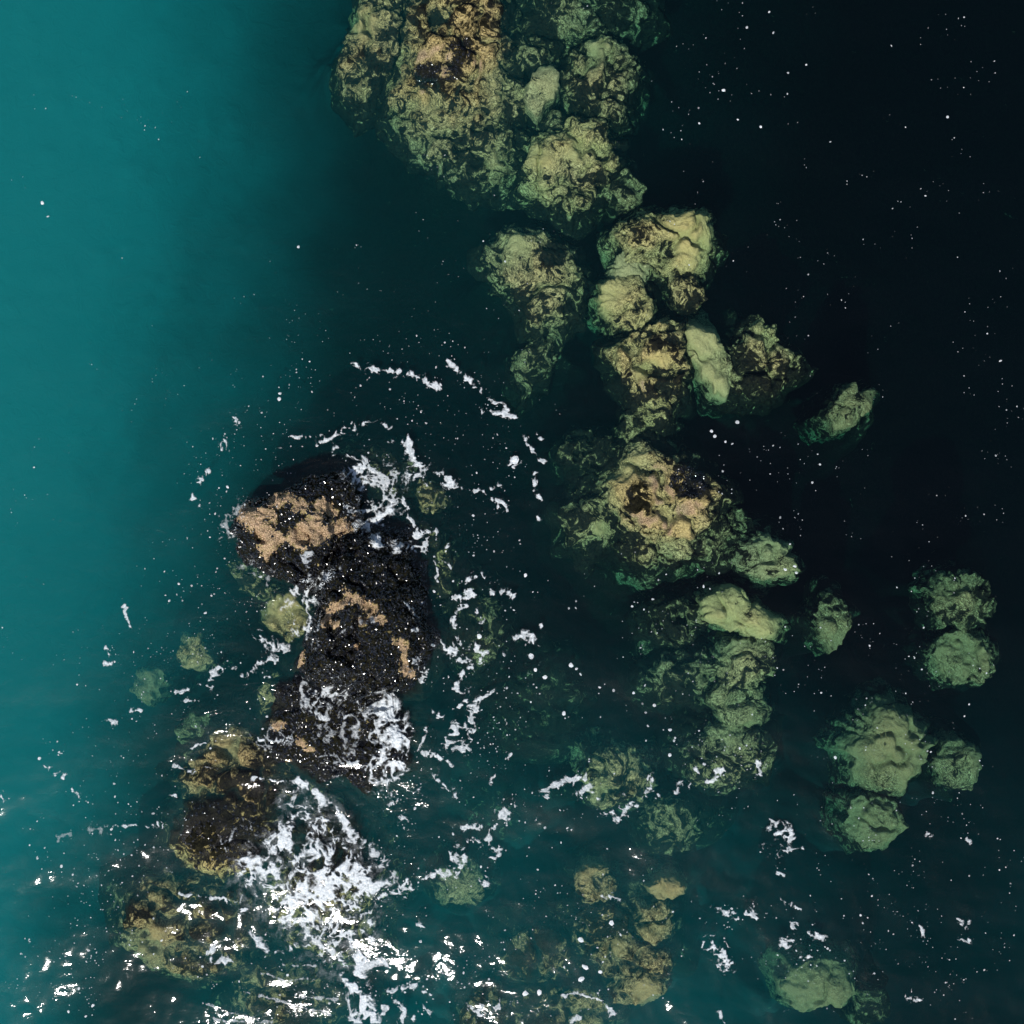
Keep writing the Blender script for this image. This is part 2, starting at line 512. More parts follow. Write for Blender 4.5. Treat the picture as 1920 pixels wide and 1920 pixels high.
def rock(key, label, poly, top, lev=5, p=2.6, amp=0.10, facets=7, weed=0.4, tone=0.3, tilt=(0, 0), rim=0.35, bot=None, patches=(), tanp=(), cat="rock", group=None, name="reef_rock", seed=None, dull=None):
    facets = min(facets, 4)
    seed = seed if seed is not None else sum(ord(ch) for ch in key) * 7 + len(poly)
    r_ = np.random.default_rng(seed)
    if top < -0.6:
        top = -0.6 + 0.75 * (top + 0.6)
    dl = float(sstep(0.45, 1.35, -top)) * 0.75 if dull is None else dull  # deeper rocks coloured darker, standing in for light lost in the water
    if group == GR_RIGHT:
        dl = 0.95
    if top < 0:
        top = (0.50 if group != GR_RIGHT else 0.58) * top
    exposed = top > 0.5
    W = [at(x, y, top - 0.12) for x, y in poly]
    c, R = radial(W)
    tt = np.linspace(0, 2 * math.pi, 361)[:-1]
    cyc = np.stack([np.cos(tt) * 1.6, np.sin(tt) * 1.6, np.full(360, seed % 37 * 1.7)], -1) + 20
    R = R * ((1.13 if key[0] == 'R' else 1.05) + 0.45 * (f3(cyc, 3, 1) - 0.5) + 0.42 * (f3(cyc * 3.7, 4, 2) - 0.5))
    size = R.mean()
    v, f = ico(lev)
    th = np.arctan2(v[:, 1], v[:, 0]); h = np.hypot(v[:, 0], v[:, 1]); z = v[:, 2]
    p = max(2.1, p - 0.35)
    s = (h ** p + np.abs(z) ** p) ** (-1.0 / p)
    h = h * s; z = z * s
    ti = (th + math.pi) / (2 * math.pi) * 360
    i0 = np.floor(ti).astype(int) % 360; fr = ti - np.floor(ti)
    Rt = R[i0] * (1 - fr) + R[(i0 + 1) % 360] * fr
    px_, py_ = topx(c[0], c[1], top)
    if bot is None:
        bot = min(float(bed_z(np.array([c[0]]), np.array([c[1]]))[0]) - 0.5, top - 0.7)
    mid = top - max(0.16, min((rim if exposed else 0.6 * rim) * 2 * size, 0.55 * (top - bot)))
    u = np.clip(-v[:, 2], 0, 1)
    skirt = (1 + 0.55 * u) * (1 - u ** 8) ** 0.125
    h = np.where(v[:, 2] < 0, skirt, h)
    X = Rt * h * np.cos(th); Y = Rt * h * np.sin(th)
    Z = np.where(v[:, 2] > 0, mid + z * (top - mid), mid - u * (mid - bot))
    Z = Z + np.clip(z, 0, 1) * (tilt[0] * X + tilt[1] * Y)
    P = np.stack([X, Y, Z], -1)
    # chipped faces
    cen = np.array([0, 0, mid])
    for _ in range(facets):
        a = r_.uniform(0, 2 * math.pi); el = r_.uniform(0.15, 1.2)
        nrm = np.array([math.cos(a) * math.cos(el), math.sin(a) * math.cos(el), math.sin(el)])
        dd = (P - cen) @ nrm
        cut = np.quantile(dd, r_.uniform(0.90, 0.97))
        P = P - nrm[None, :] * (np.maximum(dd - cut, 0) * r_.uniform(0.55, 0.95))[:, None]
    off = r_.uniform(0, 40, 3)
    q = P / max(size, 0.35) * 1.1 + off
    nrm = v / np.array([1, 1, 0.8]); nrm /= np.linalg.norm(nrm, axis=1)[:, None]
    warp = np.stack([f3(q * 1.3, 3, 1), f3(q * 1.3 + 7, 3, 2), f3(q * 1.3 + 13, 3, 3)], -1) - 0.5
    P = P + warp * amp * 3.2 * np.array([1, 1, 0.8])
    q2 = P * 3.1 + off
    warp2 = np.stack([f3(q2, 3, 2), f3(q2 + 5, 3, 3), f3(q2 + 11, 3, 0)], -1) - 0.5
    P = P + warp2 * amp * 3.0 * np.array([1, 1, 0.6])
    crk = np.abs(2 * f3(P * 1.5 + off + 9, 3, 3) - 1)
    P[:, 2] -= np.clip(z, 0, 1) * amp * 2.2 * (1 - sstep(0.0, 0.16, crk))
    qq = P * 3.0 + off
    rid = 1 - np.abs(2 * f3(qq, 4, 2) - 1)
    bil = np.abs(2 * f3(qq * 2.3, 3, 1) - 1)
    P = P + nrm * (amp * (1.3 * (rid - 0.8) + 0.8 * (bil - 0.25)))[:, None]
    P = P + nrm * (amp * 0.35 * (np.abs(2 * f3(qq * 4.5, 3, 3) - 1) - 0.25))[:, None]
    P[:, 2] += (top - np.quantile(P[:, 2], 0.985))
    # growth attributes
    wx_ = P[:, 0] + c[0]; wy_ = P[:, 1] + c[1]
    vpx, vpy = topx(wx_, wy_, P[:, 2])
    lowf = f3(P * 1.4 + off + 3, 3, 0)
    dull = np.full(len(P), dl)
    wd = weed + 0.9 * (lowf - 0.5) + 0.42 * sstep(0.12, 1.0, (top - P[:, 2]) / max(0.6, 0.9 * size) + 0.5 * (f3(P * 3 + off, 3, 1) - 0.5))  # weed thickens down the flanks, painting their fade into deep water
    for (a, b, r, dv) in patches:
        wd = wd + dv * np.exp(-(((vpx - a) ** 2 + (vpy - b) ** 2) / (r * r)) ** 1.5)
    tn = np.zeros(len(P))
    nz = 0.6 * f2(vpx / 18.0, vpy / 18.0, 3, 1) + 0.4 * f2(vpx / 5.0, vpy / 5.0, 3, 2)
    for (w, pts) in tanp:
        d = seg_dist(vpx, vpy, pts)
        tn = np.maximum(tn, sstep(-0.4, 0.4, 0.75 - d / (w * 1.35) + 3.4 * (nz - 0.5)))
    tn = tn * (P[:, 2] > -0.12)
    wd = wd * (1 - tn) + tn * -0.1
    loc = (c[0], c[1], bot)
    P2 = P - np.array([0, 0, bot])
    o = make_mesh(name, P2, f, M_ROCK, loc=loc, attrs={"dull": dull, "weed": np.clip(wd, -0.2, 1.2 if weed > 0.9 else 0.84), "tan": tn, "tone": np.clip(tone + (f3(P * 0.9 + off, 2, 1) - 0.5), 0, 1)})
    tag(o, label, cat, group)
    Pw = P + np.array([c[0], c[1], 0])
    ROCKS[key] = (o, Pw, f, tn, loc)
    if top > -0.6:
        up = P[:, 2] > -0.6
        ix = np.clip(vpx[up].astype(int), 0, 1919); iy = np.clip(vpy[up].astype(int), 0, 1919)
        np.maximum.at(TOPZ, (iy, ix), P[up, 2].astype(np.float32))
    return o


GR_TOP = "rocks of the upper reef cluster"
GR_MID = "rocks of the middle reef cluster"
GR_RIGHT = "separate rocks in the deep water on the right"
GR_LOW = "rocks of the lower reef cluster"
GR_LEFT = "rocks of the wave-washed outcrop on the left"

# --- the outcrop on the left that breaks the surface
rock("M1", "black rock above water with a broad tan barnacle crust, left end of the outcrop", [(432, 965), (470, 938), (530, 918), (590, 905), (640, 915), (662, 950), (668, 1000), (640, 1030), (600, 1050), (570, 1085), (520, 1080), (470, 1055), (438, 1015)],
     1.05, 7, 4.2, 0.08, 4, weed=0.95, tone=0.2, tilt=(0.02, -0.02), rim=0.42, group=GR_LEFT, name="mussel_rock",
     tanp=[(17, [(462, 962), (485, 985), (500, 1015), (500, 1025)]), (15, [(497, 1018), (540, 1010), (590, 1002), (635, 990), (655, 985)]), (10, [(520, 938), (550, 940), (565, 950)]), (13, [(600, 975), (570, 990), (545, 1005)]), (8, [(470, 958), (500, 962), (515, 975)]), (8, [(600, 945), (625, 960)])])
rock("M2", "tall black mussel covered rock with narrow tan ledges, middle of the outcrop", [(640, 1020), (690, 1010), (745, 1035), (765, 1090), (775, 1170), (782, 1240), (770, 1285), (720, 1300), (640, 1300), (575, 1285), (552, 1250), (575, 1190), (590, 1130), (610, 1060)],
     1.20, 7, 3.2, 0.09, 8, weed=0.98, tone=0.2, tilt=(0.02, -0.05), rim=0.42, group=GR_LEFT, name="mussel_rock",
     tanp=[(9, [(608, 1165), (620, 1140), (650, 1130), (680, 1125), (700, 1140)]), (6, [(648, 1105), (655, 1125)]), (6, [(615, 1150), (625, 1172), (632, 1168)]), (8, [(695, 1155), (712, 1162)]), (5, [(678, 1165), (700, 1158)]), (9, [(752, 1205), (758, 1235), (768, 1262)]), (6, [(668, 1212)]), (6, [(570, 1220), (560, 1250)])])
rock("M3", "low black rock awash under a white curl of foam", [(495, 1360), (530, 1310), (580, 1290), (650, 1285), (720, 1300), (755, 1350), (760, 1410), (735, 1465), (680, 1480), (610, 1470), (550, 1440), (505, 1400)],
     0.12, 7, 3.2, 0.08, 8, weed=0.97, tone=0.2, rim=0.25, group=GR_LEFT, name="mussel_rock",
     tanp=[(8, [(498, 1330), (505, 1352), (525, 1365)]), (7, [(562, 1390), (575, 1402)]), (5, [(545, 1430)])])
rock("M4", "olive brown rock just under water below the black outcrop", [(335, 1460), (370, 1410), (430, 1375), (490, 1365), (540, 1400), (555, 1450), (530, 1500), (470, 1520), (400, 1515), (345, 1500)],
     -0.08, 6, 2.6, 0.10, 6, weed=0.60, tone=0.1, rim=0.3, dull=0.85, group=GR_LEFT, patches=[(520, 1420, 50, 0.3), (440, 1400, 40, -0.25)])
rock("M5", "round dark rock speckled with tan, left of the churning foam", [(312, 1560), (330, 1510), (380, 1485), (450, 1480), (515, 1500), (540, 1560), (510, 1610), (460, 1645), (405, 1655), (350, 1635), (318, 1600)],
     0.03, 6, 2.6, 0.07, 5, weed=0.78, tone=0.05, rim=0.4, group=GR_LEFT, patches=[(400, 1540, 70, 0.12), (400, 1640, 60, -0.22), (330, 1600, 40, -0.15)])
rock("M6", "wide olive brown submerged rock at the lower left edge of the reef", [(205, 1690), (240, 1640), (310, 1625), (400, 1650), (470, 1660), (500, 1720), (480, 1790), (400, 1830), (330, 1835), (260, 1800), (215, 1750)],
     -0.36, 6, 2.4, 0.11, 6, weed=0.54, tone=0.1, rim=0.35, dull=0.85, group=GR_LEFT, patches=[(290, 1770, 50, -0.35), (430, 1720, 80, 0.25)])
rock("M7", "submerged rock buried under the large patch of churning foam", [(500, 1520), (570, 1480), (640, 1500), (700, 1580), (720, 1680), (690, 1760), (620, 1800), (540, 1770), (490, 1690), (480, 1600)],
     -0.30, 5, 2.5, 0.12, 8, weed=0.75, tone=0.1, rim=0.3, group=GR_LEFT)
rock("M8", "dim brown rock under the rippled water at the bottom left", [(430, 1840), (500, 1800), (600, 1810), (650, 1860), (640, 1930), (520, 1960), (430, 1920)],
     -0.6, 5, 2.5, 0.12, 6, weed=0.62, tone=0.2, dull=0.85, group=GR_LEFT)
rock("S1", "bright yellow green submerged stone against the left side of the black outcrop", [(490, 1150), (510, 1118), (550, 1110), (585, 1150), (580, 1190), (535, 1195), (500, 1180)],
     -0.45, 5, 2.8, 0.05, 4, dull=0.45, weed=0.16, tone=0.15, rim=0.4, group=GR_LEFT)
rock("S2", "long yellow green submerged ledge below the barnacle crusted black rock", [(425, 1040), (470, 1060), (520, 1090), (545, 1125), (500, 1135), (460, 1110), (430, 1075)],
     -1.1, 5, 2.6, 0.08, 4, weed=0.45, tone=0.2, rim=0.4, group=GR_LEFT)
rock("S3", "small pale green stone alone in the teal water left of the outcrop", [(330, 1215), (345, 1190), (370, 1190), (390, 1220), (400, 1250), (370, 1262), (342, 1250)],
     -0.95, 5, 2.6, 0.05, 4, dull=0.6, weed=0.20, tone=0.3, rim=0.4, group=GR_LEFT)
rock("S4", "dim green stone deep in the teal water, nearest the left edge", [(240, 1295), (255, 1260), (285, 1245), (310, 1270), (300, 1310), (265, 1322)],
     -2.2, 5, 2.5, 0.06, 4, dull=1.0, weed=0.35, tone=0.5, rim=0.4, group=GR_LEFT)
rock("S5", "dim green stone below the drifting foam, above the olive brown rock", [(325, 1370), (345, 1335), (385, 1335), (400, 1370), (375, 1400), (340, 1400)],
     -2.0, 5, 2.5, 0.06, 4, dull=1.0, weed=0.35, tone=0.5, rim=0.4, group=GR_LEFT)
rock("S6", "weedy submerged stone at the top of the outcrop below the foam ring", [(625, 850), (680, 828), (740, 840), (775, 880), (760, 925), (700, 935), (640, 900)],
     -0.85, 5, 2.5, 0.09, 6, weed=0.7, tone=0.5, group=GR_LEFT)
rock("S7", "small olive submerged stone right of the white water", [(780, 925), (800, 903), (835, 912), (842, 945), (820, 965), (790, 955)],
     -0.55, 5, 2.6, 0.06, 5, dull=0.6, weed=0.62, tone=0.2, rim=0.4, group=GR_LEFT)
rock("S8", "narrow olive stone between the two black rocks and the brown one", [(485, 1295), (505, 1262), (535, 1270), (540, 1320), (515, 1350), (490, 1340)],
     -0.7, 4, 2.6, 0.05, 4, weed=0.45, tone=0.15, rim=0.4, group=GR_LEFT)
rock("S9", "dim olive boulder under the scattered foam right of the outcrop", [(860, 1130), (900, 1090), (935, 1120), (940, 1190), (915, 1250), (875, 1260), (850, 1200)],
     -1.2, 5, 2.5, 0.10, 6, weed=0.72, tone=0.3, group=GR_LEFT)
rock("S10", "dark weedy boulder against the right side of the black outcrop", [(760, 1010), (810, 985), (850, 1030), (850, 1120), (815, 1170), (775, 1130)],
     -0.7, 5, 2.5, 0.10, 6, weed=0.80, tone=0.2, group=GR_LEFT)

# --- the upper reef
rock("R1", "olive rock at the upper left corner of the top reef", [(690, -40), (668, 30), (645, 100), (640, 160), (655, 188), (690, 175), (725, 150), (745, 90), (760, 20), (765, -40)],
     -0.45, 6, 2.8, 0.10, 6, weed=0.50, tone=0.25, dull=0.4, group=GR_TOP, patches=[(680, 40, 35, -0.4), (700, 130, 40, 0.15)])
rock("R2", "large rock of the top reef whose black tipped crown just breaks the surface", [(765, -40), (755, 40), (745, 110), (758, 175), (790, 200), (850, 210), (915, 195), (950, 130), (945, 50), (930, -40)],
     0.02, 6, 2.8, 0.11, 7, weed=0.50, tone=0.05, rim=0.3, dull=0.4, group=GR_TOP, patches=[(800, 140, 26, 0.5), (845, 130, 24, 0.5), (865, 90, 26, 0.5), (880, 60, 40, -0.15), (720, 60, 40, 0.1)],
     tanp=[(9, [(770, 140), (775, 165), (800, 162)]), (7, [(840, 105), (835, 140)]), (6, [(765, 120), (800, 100), (830, 85)]), (6, [(895, 120), (900, 150)])])
rock("R3", "deeper green rock at the top edge of the picture, right part of the reef", [(950, -50), (960, 30), (1000, 70), (1080, 70), (1150, 60), (1185, 20), (1180, -50)],
     -1.15, 6, 2.6, 0.11, 8, weed=0.56, tone=0.6, group=GR_TOP, patches=[(1090, 20, 45, -0.3), (1000, 40, 50, 0.25)])
rock("R4", "flat pale grey green slab standing clear in the top reef", [(978, 178), (998, 148), (1012, 126), (1035, 122), (1045, 145), (1036, 180), (1010, 207), (990, 198)],
     -0.50, 5, 4.0, 0.025, 3, weed=0.10, tone=0.95, rim=0.2, group=GR_TOP)
rock("R5", "swirled olive rock on the right edge of the top reef", [(1055, 130), (1080, 85), (1130, 65), (1175, 85), (1192, 120), (1180, 180), (1160, 215), (1110, 215), (1070, 190)],
     -0.55, 6, 2.8, 0.10, 7, weed=0.55, tone=0.45, dull=0.4, group=GR_TOP, patches=[(1125, 85, 26, -0.4), (1105, 140, 30, -0.3), (1090, 170, 30, 0.2)])
rock("R6", "mottled weedy slope in the lower middle of the top reef", [(750, 205), (800, 195), (880, 205), (950, 215), (985, 260), (960, 315), (900, 335), (850, 310), (790, 280), (752, 245)],
     -0.75, 6, 2.5, 0.10, 8, weed=0.56, tone=0.25, dull=0.4, group=GR_TOP, patches=[(910, 300, 40, -0.2)])
rock("R7", "blocky pale topped rock at the bottom right of the top reef", [(990, 330), (998, 280), (1015, 245), (1060, 222), (1110, 235), (1140, 262), (1150, 300), (1140, 345), (1100, 372), (1040, 370)],
     -0.40, 6, 3.2, 0.09, 7, weed=0.45, tone=0.1, group=GR_TOP, patches=[(1095, 290, 40, -0.45), (1015, 300, 22, -0.35), (1070, 355, 50, 0.15)])
rock("R8a", "small rounded olive stone wedged in the centre of the top reef", [(920, 150), (960, 130), (995, 150), (985, 210), (950, 235), (920, 200)],
     -0.85, 6, 2.5, 0.09, 6, weed=0.62, tone=0.4, group=GR_TOP)
rock("R8b", "dim weedy stone at the lower right foot of the top reef", [(1140, 330), (1175, 315), (1205, 345), (1200, 385), (1160, 395), (1135, 370)],
     -1.2, 4, 2.5, 0.08, 5, weed=0.72, tone=0.3, group=GR_TOP)
rock("R8c", "dim grey stone off the lower left foot of the top reef", [(825, 300), (850, 285), (880, 300), (880, 335), (845, 340)],
     -1.5, 4, 2.5, 0.06, 4, weed=0.5, tone=0.8, group=GR_TOP)
rock("R8d", "weedy rock filling the gap above the pale slab in the top reef", [(955, 60), (1000, 70), (1050, 80), (1060, 115), (1010, 125), (965, 125)],
     -1.1, 5, 2.5, 0.09, 6, weed=0.66, tone=0.5, group=GR_TOP)

# --- the middle reef
rock("R9", "mottled olive rock at the left of the middle reef with a dark upper right corner", [(920, 490), (940, 455), (985, 440), (1030, 455), (1065, 480), (1070, 540), (1050, 600), (1010, 600), (975, 560), (940, 520)],
     -0.40, 6, 2.7, 0.09, 6, weed=0.52, tone=0.35, group=GR_MID, patches=[(1035, 475, 30, 0.5), (970, 470, 30, -0.25)])
rock("R10", "dim long boulder trailing below the mottled olive rock", [(960, 690), (985, 640), (1005, 600), (1040, 595), (1040, 650), (1020, 710), (985, 735)],
     -1.35, 5, 2.5, 0.10, 6, weed=0.50, tone=0.45, group=GR_MID)
rock("R11", "ragged pale yellow rock at the top of the middle reef", [(1162, 440), (1195, 415), (1240, 402), (1275, 405), (1310, 408), (1330, 440), (1318, 480), (1295, 515), (1260, 500), (1225, 490), (1190, 480)],
     -0.25, 6, 3.0, 0.09, 7, weed=0.20, tone=0.2, rim=0.3, group=GR_MID, patches=[(1245, 460, 16, 0.35), (1180, 440, 25, 0.15)])
rock("R12", "narrow pale rock hanging below the ragged yellow one", [(1250, 500), (1275, 490), (1300, 510), (1318, 555), (1305, 578), (1270, 575), (1262, 545)],
     -0.35, 5, 2.8, 0.07, 5, weed=0.38, tone=0.2, group=GR_MID, patches=[(1272, 508, 14, 0.6), (1300, 560, 20, 0.2)])
rock("R13", "smooth grey green boulder tucked behind the pale round one", [(1148, 510), (1160, 485), (1190, 478), (1215, 495), (1212, 525), (1180, 532), (1150, 528)],
     -0.60, 6, 2.8, 0.05, 4, weed=0.22, tone=0.8, group=GR_MID)
rock("R14", "pale rounded boulder at the left of the middle reef", [(1130, 560), (1140, 535), (1165, 520), (1200, 530), (1220, 560), (1225, 590), (1195, 612), (1155, 608), (1135, 590)],
     -0.35, 6, 2.9, 0.05, 5, weed=0.15, tone=0.25, group=GR_MID, patches=[(1175, 600, 40, 0.35)])
rock("R15", "dark topped rock with a pale left rim in the centre of the middle reef", [(1158, 650), (1185, 620), (1230, 608), (1275, 615), (1285, 660), (1270, 720), (1255, 770), (1225, 780), (1200, 745), (1175, 700)],
     -0.15, 6, 2.9, 0.09, 6, weed=0.42, tone=0.1, rim=0.3, group=GR_MID, patches=[(1245, 640, 30, 0.45), (1245, 725, 40, 0.4), (1240, 672, 18, -0.5), (1205, 700, 18, -0.4)],
     tanp=[(5, [(1205, 680), (1203, 715), (1212, 748)])])
rock("R16", "long smooth pale green slab right of the dark topped rock", [(1285, 620), (1298, 592), (1330, 590), (1345, 625), (1362, 665), (1370, 710), (1355, 740), (1330, 725), (1310, 680), (1292, 655)],
     -0.50, 6, 3.2, 0.05, 4, weed=0.12, tone=0.65, group=GR_MID)
rock("R17", "knobbly yellowish rock at the right end of the middle reef", [(1365, 680), (1385, 640), (1420, 615), (1450, 612), (1468, 650), (1500, 668), (1508, 680), (1470, 720), (1425, 738), (1380, 730)],
     -0.40, 6, 2.8, 0.10, 7, weed=0.46, tone=0.25, group=GR_MID, patches=[(1385, 680, 24, 0.3), (1435, 655, 24, -0.3), (1480, 700, 30, 0.25)])
rock("R18", "small isolated green rock in the dark water right of the middle reef", [(1552, 775), (1565, 745), (1590, 722), (1605, 722), (1610, 745), (1628, 725), (1640, 735), (1625, 765), (1605, 795), (1570, 800)],
     -0.90, 5, 2.7, 0.05, 1, weed=0.25, tone=0.6, group=GR_RIGHT, patches=[(1612, 748, 12, 0.5)])
rock("R19", "big rock with pale crust and a black mussel patch that just breaks the surface", [(1150, 900), (1165, 860), (1195, 835), (1230, 838), (1270, 870), (1320, 885), (1345, 920), (1325, 970), (1280, 1000), (1230, 1005), (1185, 985), (1165, 945)],
     0.06, 6, 2.9, 0.10, 7, weed=0.40, tone=0.1, rim=0.28, group=GR_MID, patches=[(1290, 905, 30, 0.9), (1195, 925, 24, 0.35), (1195, 965, 26, 0.35), (1190, 860, 30, -0.3)],
     tanp=[(9, [(1232, 880), (1228, 920), (1240, 960), (1250, 985)]), (10, [(1275, 955), (1310, 955)]), (8, [(1180, 965), (1195, 975), (1230, 975)]), (6, [(1240, 905), (1265, 930)])])
rock("R20", "mottled weedy apron below the big crusted rock", [(1170, 990), (1220, 1000), (1290, 1000), (1335, 990), (1320, 1030), (1270, 1055), (1215, 1058), (1180, 1035)],
     -0.55, 6, 2.6, 0.09, 6, weed=0.55, tone=0.35, group=GR_MID)
rock("R21", "weedy rubble boulder left of the big crusted rock", [(1060, 960), (1085, 900), (1130, 895), (1160, 930), (1165, 990), (1150, 1040), (1105, 1040), (1070, 1010)],
     -0.95, 5, 2.5, 0.12, 8, weed=0.68, tone=0.3, group=GR_MID, patches=[(1125, 990, 14, -0.6)])
rock("R22", "small weedy stone above the big crusted rock", [(1175, 780), (1195, 755), (1225, 775), (1225, 815), (1195, 825), (1172, 805)],
     -0.85, 5, 2.5, 0.08, 6, weed=0.55, tone=0.2, group=GR_MID)
rock("R23", "dark weedy stone between the middle rock cluster and the foam ring", [(1050, 850), (1085, 815), (1140, 820), (1155, 860), (1120, 885), (1070, 885)],
     -1.3, 5, 2.5, 0.11, 7, weed=0.68, tone=0.3, group=GR_MID)
rock("R24", "smooth grey green stone with a rough right end, right of the big crusted rock", [(1386, 1035), (1400, 1012), (1440, 1010), (1475, 1025), (1495, 1060), (1480, 1082), (1430, 1085), (1395, 1068)],
     -0.85, 6, 2.8, 0.05, 5, weed=0.25, tone=0.75, group=GR_MID, patches=[(1470, 1055, 25, 0.2)])
rock("R25", "dim weedy bank between the big crusted rock and the smooth grey stone", [(1320, 970), (1370, 960), (1420, 990), (1400, 1040), (1350, 1060), (1310, 1030)],
     -1.25, 5, 2.5, 0.11, 7, weed=0.66, tone=0.4, group=GR_MID)

# --- right of centre, lower
rock("R26", "bright yellow stone with a sharp shaded upper edge", [(1328, 1130), (1350, 1112), (1390, 1118), (1430, 1145), (1468, 1168), (1462, 1198), (1420, 1195), (1375, 1180), (1335, 1160)],
     -0.55, 6, 3.2, 0.05, 5, weed=0.18, tone=0.15, rim=0.3, group=GR_LOW, tilt=(0, -0.15))
rock("R27", "rounded yellow green boulder below the bright yellow stone", [(1355, 1245), (1365, 1212), (1400, 1200), (1440, 1210), (1445, 1250), (1425, 1285), (1385, 1290), (1358, 1275)],
     -0.80, 6, 2.7, 0.06, 5, weed=0.25, tone=0.4, group=GR_LOW)
rock("R28", "dim green boulder third below the bright yellow stone", [(1330, 1310), (1370, 1285), (1425, 1290), (1440, 1330), (1415, 1365), (1360, 1365)],
     -1.2, 5, 2.6, 0.07, 5, weed=0.38, tone=0.5, group=GR_LOW)
rock("R29", "broad dim green boulder above the lower foam line", [(1280, 1400), (1300, 1370), (1360, 1362), (1420, 1365), (1445, 1400), (1430, 1450), (1370, 1480), (1300, 1460)],
     -1.15, 6, 2.6, 0.08, 6, weed=0.42, tone=0.45, group=GR_LOW)
rock("R30", "weedy stone left of the bright yellow stone", [(1215, 1160), (1240, 1120), (1300, 1115), (1320, 1160), (1300, 1200), (1250, 1210), (1220, 1190)],
     -1.25, 5, 2.5, 0.10, 7, weed=0.62, tone=0.35, group=GR_LOW)
rock("R31", "low weedy stone left of the rounded yellow green boulder", [(1215, 1270), (1250, 1235), (1320, 1225), (1345, 1260), (1320, 1310), (1250, 1320), (1220, 1300)],
     -1.45, 5, 2.5, 0.10, 7, weed=0.62, tone=0.35, group=GR_LOW)
rock("R32", "yellow olive rock just above the lower foam line", [(1105, 1470), (1115, 1425), (1160, 1410), (1210, 1425), (1222, 1465), (1195, 1505), (1150, 1515), (1115, 1500)],
     -0.75, 6, 2.7, 0.08, 6, weed=0.38, tone=0.25, group=GR_LOW, patches=[(1170, 1490, 30, 0.3)])
rock("R33", "dim green rock below the lower foam line", [(1200, 1540), (1230, 1500), (1290, 1495), (1320, 1540), (1290, 1590), (1230, 1595)],
     -1.4, 5, 2.5, 0.09, 6, weed=0.45, tone=0.5, group=GR_LOW)
rock("R34", "large dim weedy boulder in the centre of the lower water", [(940, 1290), (990, 1240), (1060, 1250), (1080, 1320), (1050, 1390), (980, 1400), (940, 1350)],
     -2.4, 5, 2.5, 0.12, 7, weed=0.74, tone=0.5, group=GR_LOW)
# --- far right separate rocks
rock("R35", "slim green rock standing alone in the dark water", [(1535, 1160), (1545, 1120), (1560, 1108), (1582, 1130), (1590, 1160), (1580, 1200), (1555, 1212), (1538, 1195)],
     -1.20, 5, 2.7, 0.06, 5, weed=0.28, tone=0.6, group=GR_RIGHT)
rock("R36", "upper of the two green rocks near the right edge", [(1755, 1115), (1775, 1085), (1810, 1078), (1845, 1095), (1858, 1130), (1845, 1165), (1805, 1180), (1770, 1160)],
     -1.05, 6, 2.8, 0.06, 6, weed=0.22, tone=0.5, group=GR_RIGHT, patches=[(1840, 1110, 16, 0.4)])
rock("R37", "lower of the two green rocks near the right edge", [(1757, 1230), (1775, 1195), (1820, 1188), (1855, 1205), (1868, 1240), (1850, 1272), (1800, 1278), (1765, 1265)],
     -1.25, 6, 2.7, 0.07, 6, weed=0.32, tone=0.5, group=GR_RIGHT, patches=[(1790, 1235, 20, 0.3)])
rock("R38", "largest green rock of the lower right with a yellow left face", [(1600, 1400), (1625, 1350), (1660, 1325), (1700, 1340), (1720, 1375), (1750, 1400), (1725, 1440), (1690, 1490), (1650, 1500), (1620, 1470)],
     -0.95, 6, 2.9, 0.06, 6, weed=0.20, tone=0.55, group=GR_RIGHT)
rock("R39", "pale green rock trailing below the largest green rock", [(1590, 1545), (1605, 1505), (1640, 1490), (1680, 1510), (1690, 1550), (1665, 1585), (1620, 1592)],
     -1.35, 6, 2.7, 0.06, 5, weed=0.25, tone=0.6, group=GR_RIGHT)
rock("R40", "small round green rock right of the largest green rock", [(1755, 1435), (1775, 1400), (1805, 1388), (1835, 1410), (1836, 1455), (1805, 1475), (1768, 1465)],
     -1.30, 5, 2.7, 0.05, 5, weed=0.28, tone=0.65, group=GR_RIGHT)
rock("R41", "smooth pale green rock at the bottom right", [(1473, 1850), (1490, 1820), (1540, 1808), (1590, 1815), (1602, 1850), (1580, 1885), (1530, 1898), (1490, 1885)],
     -1.15, 6, 3.0, 0.045, 4, weed=0.12, tone=0.5, group=GR_RIGHT)
rock("R42", "dim olive rock touching the smooth pale green one at the bottom right", [(1595, 1870), (1620, 1845), (1660, 1860), (1665, 1905), (1630, 1930), (1598, 1915)],
     -1.8, 4, 2.5, 0.08, 5, weed=0.50, tone=0.4, group=GR_RIGHT)
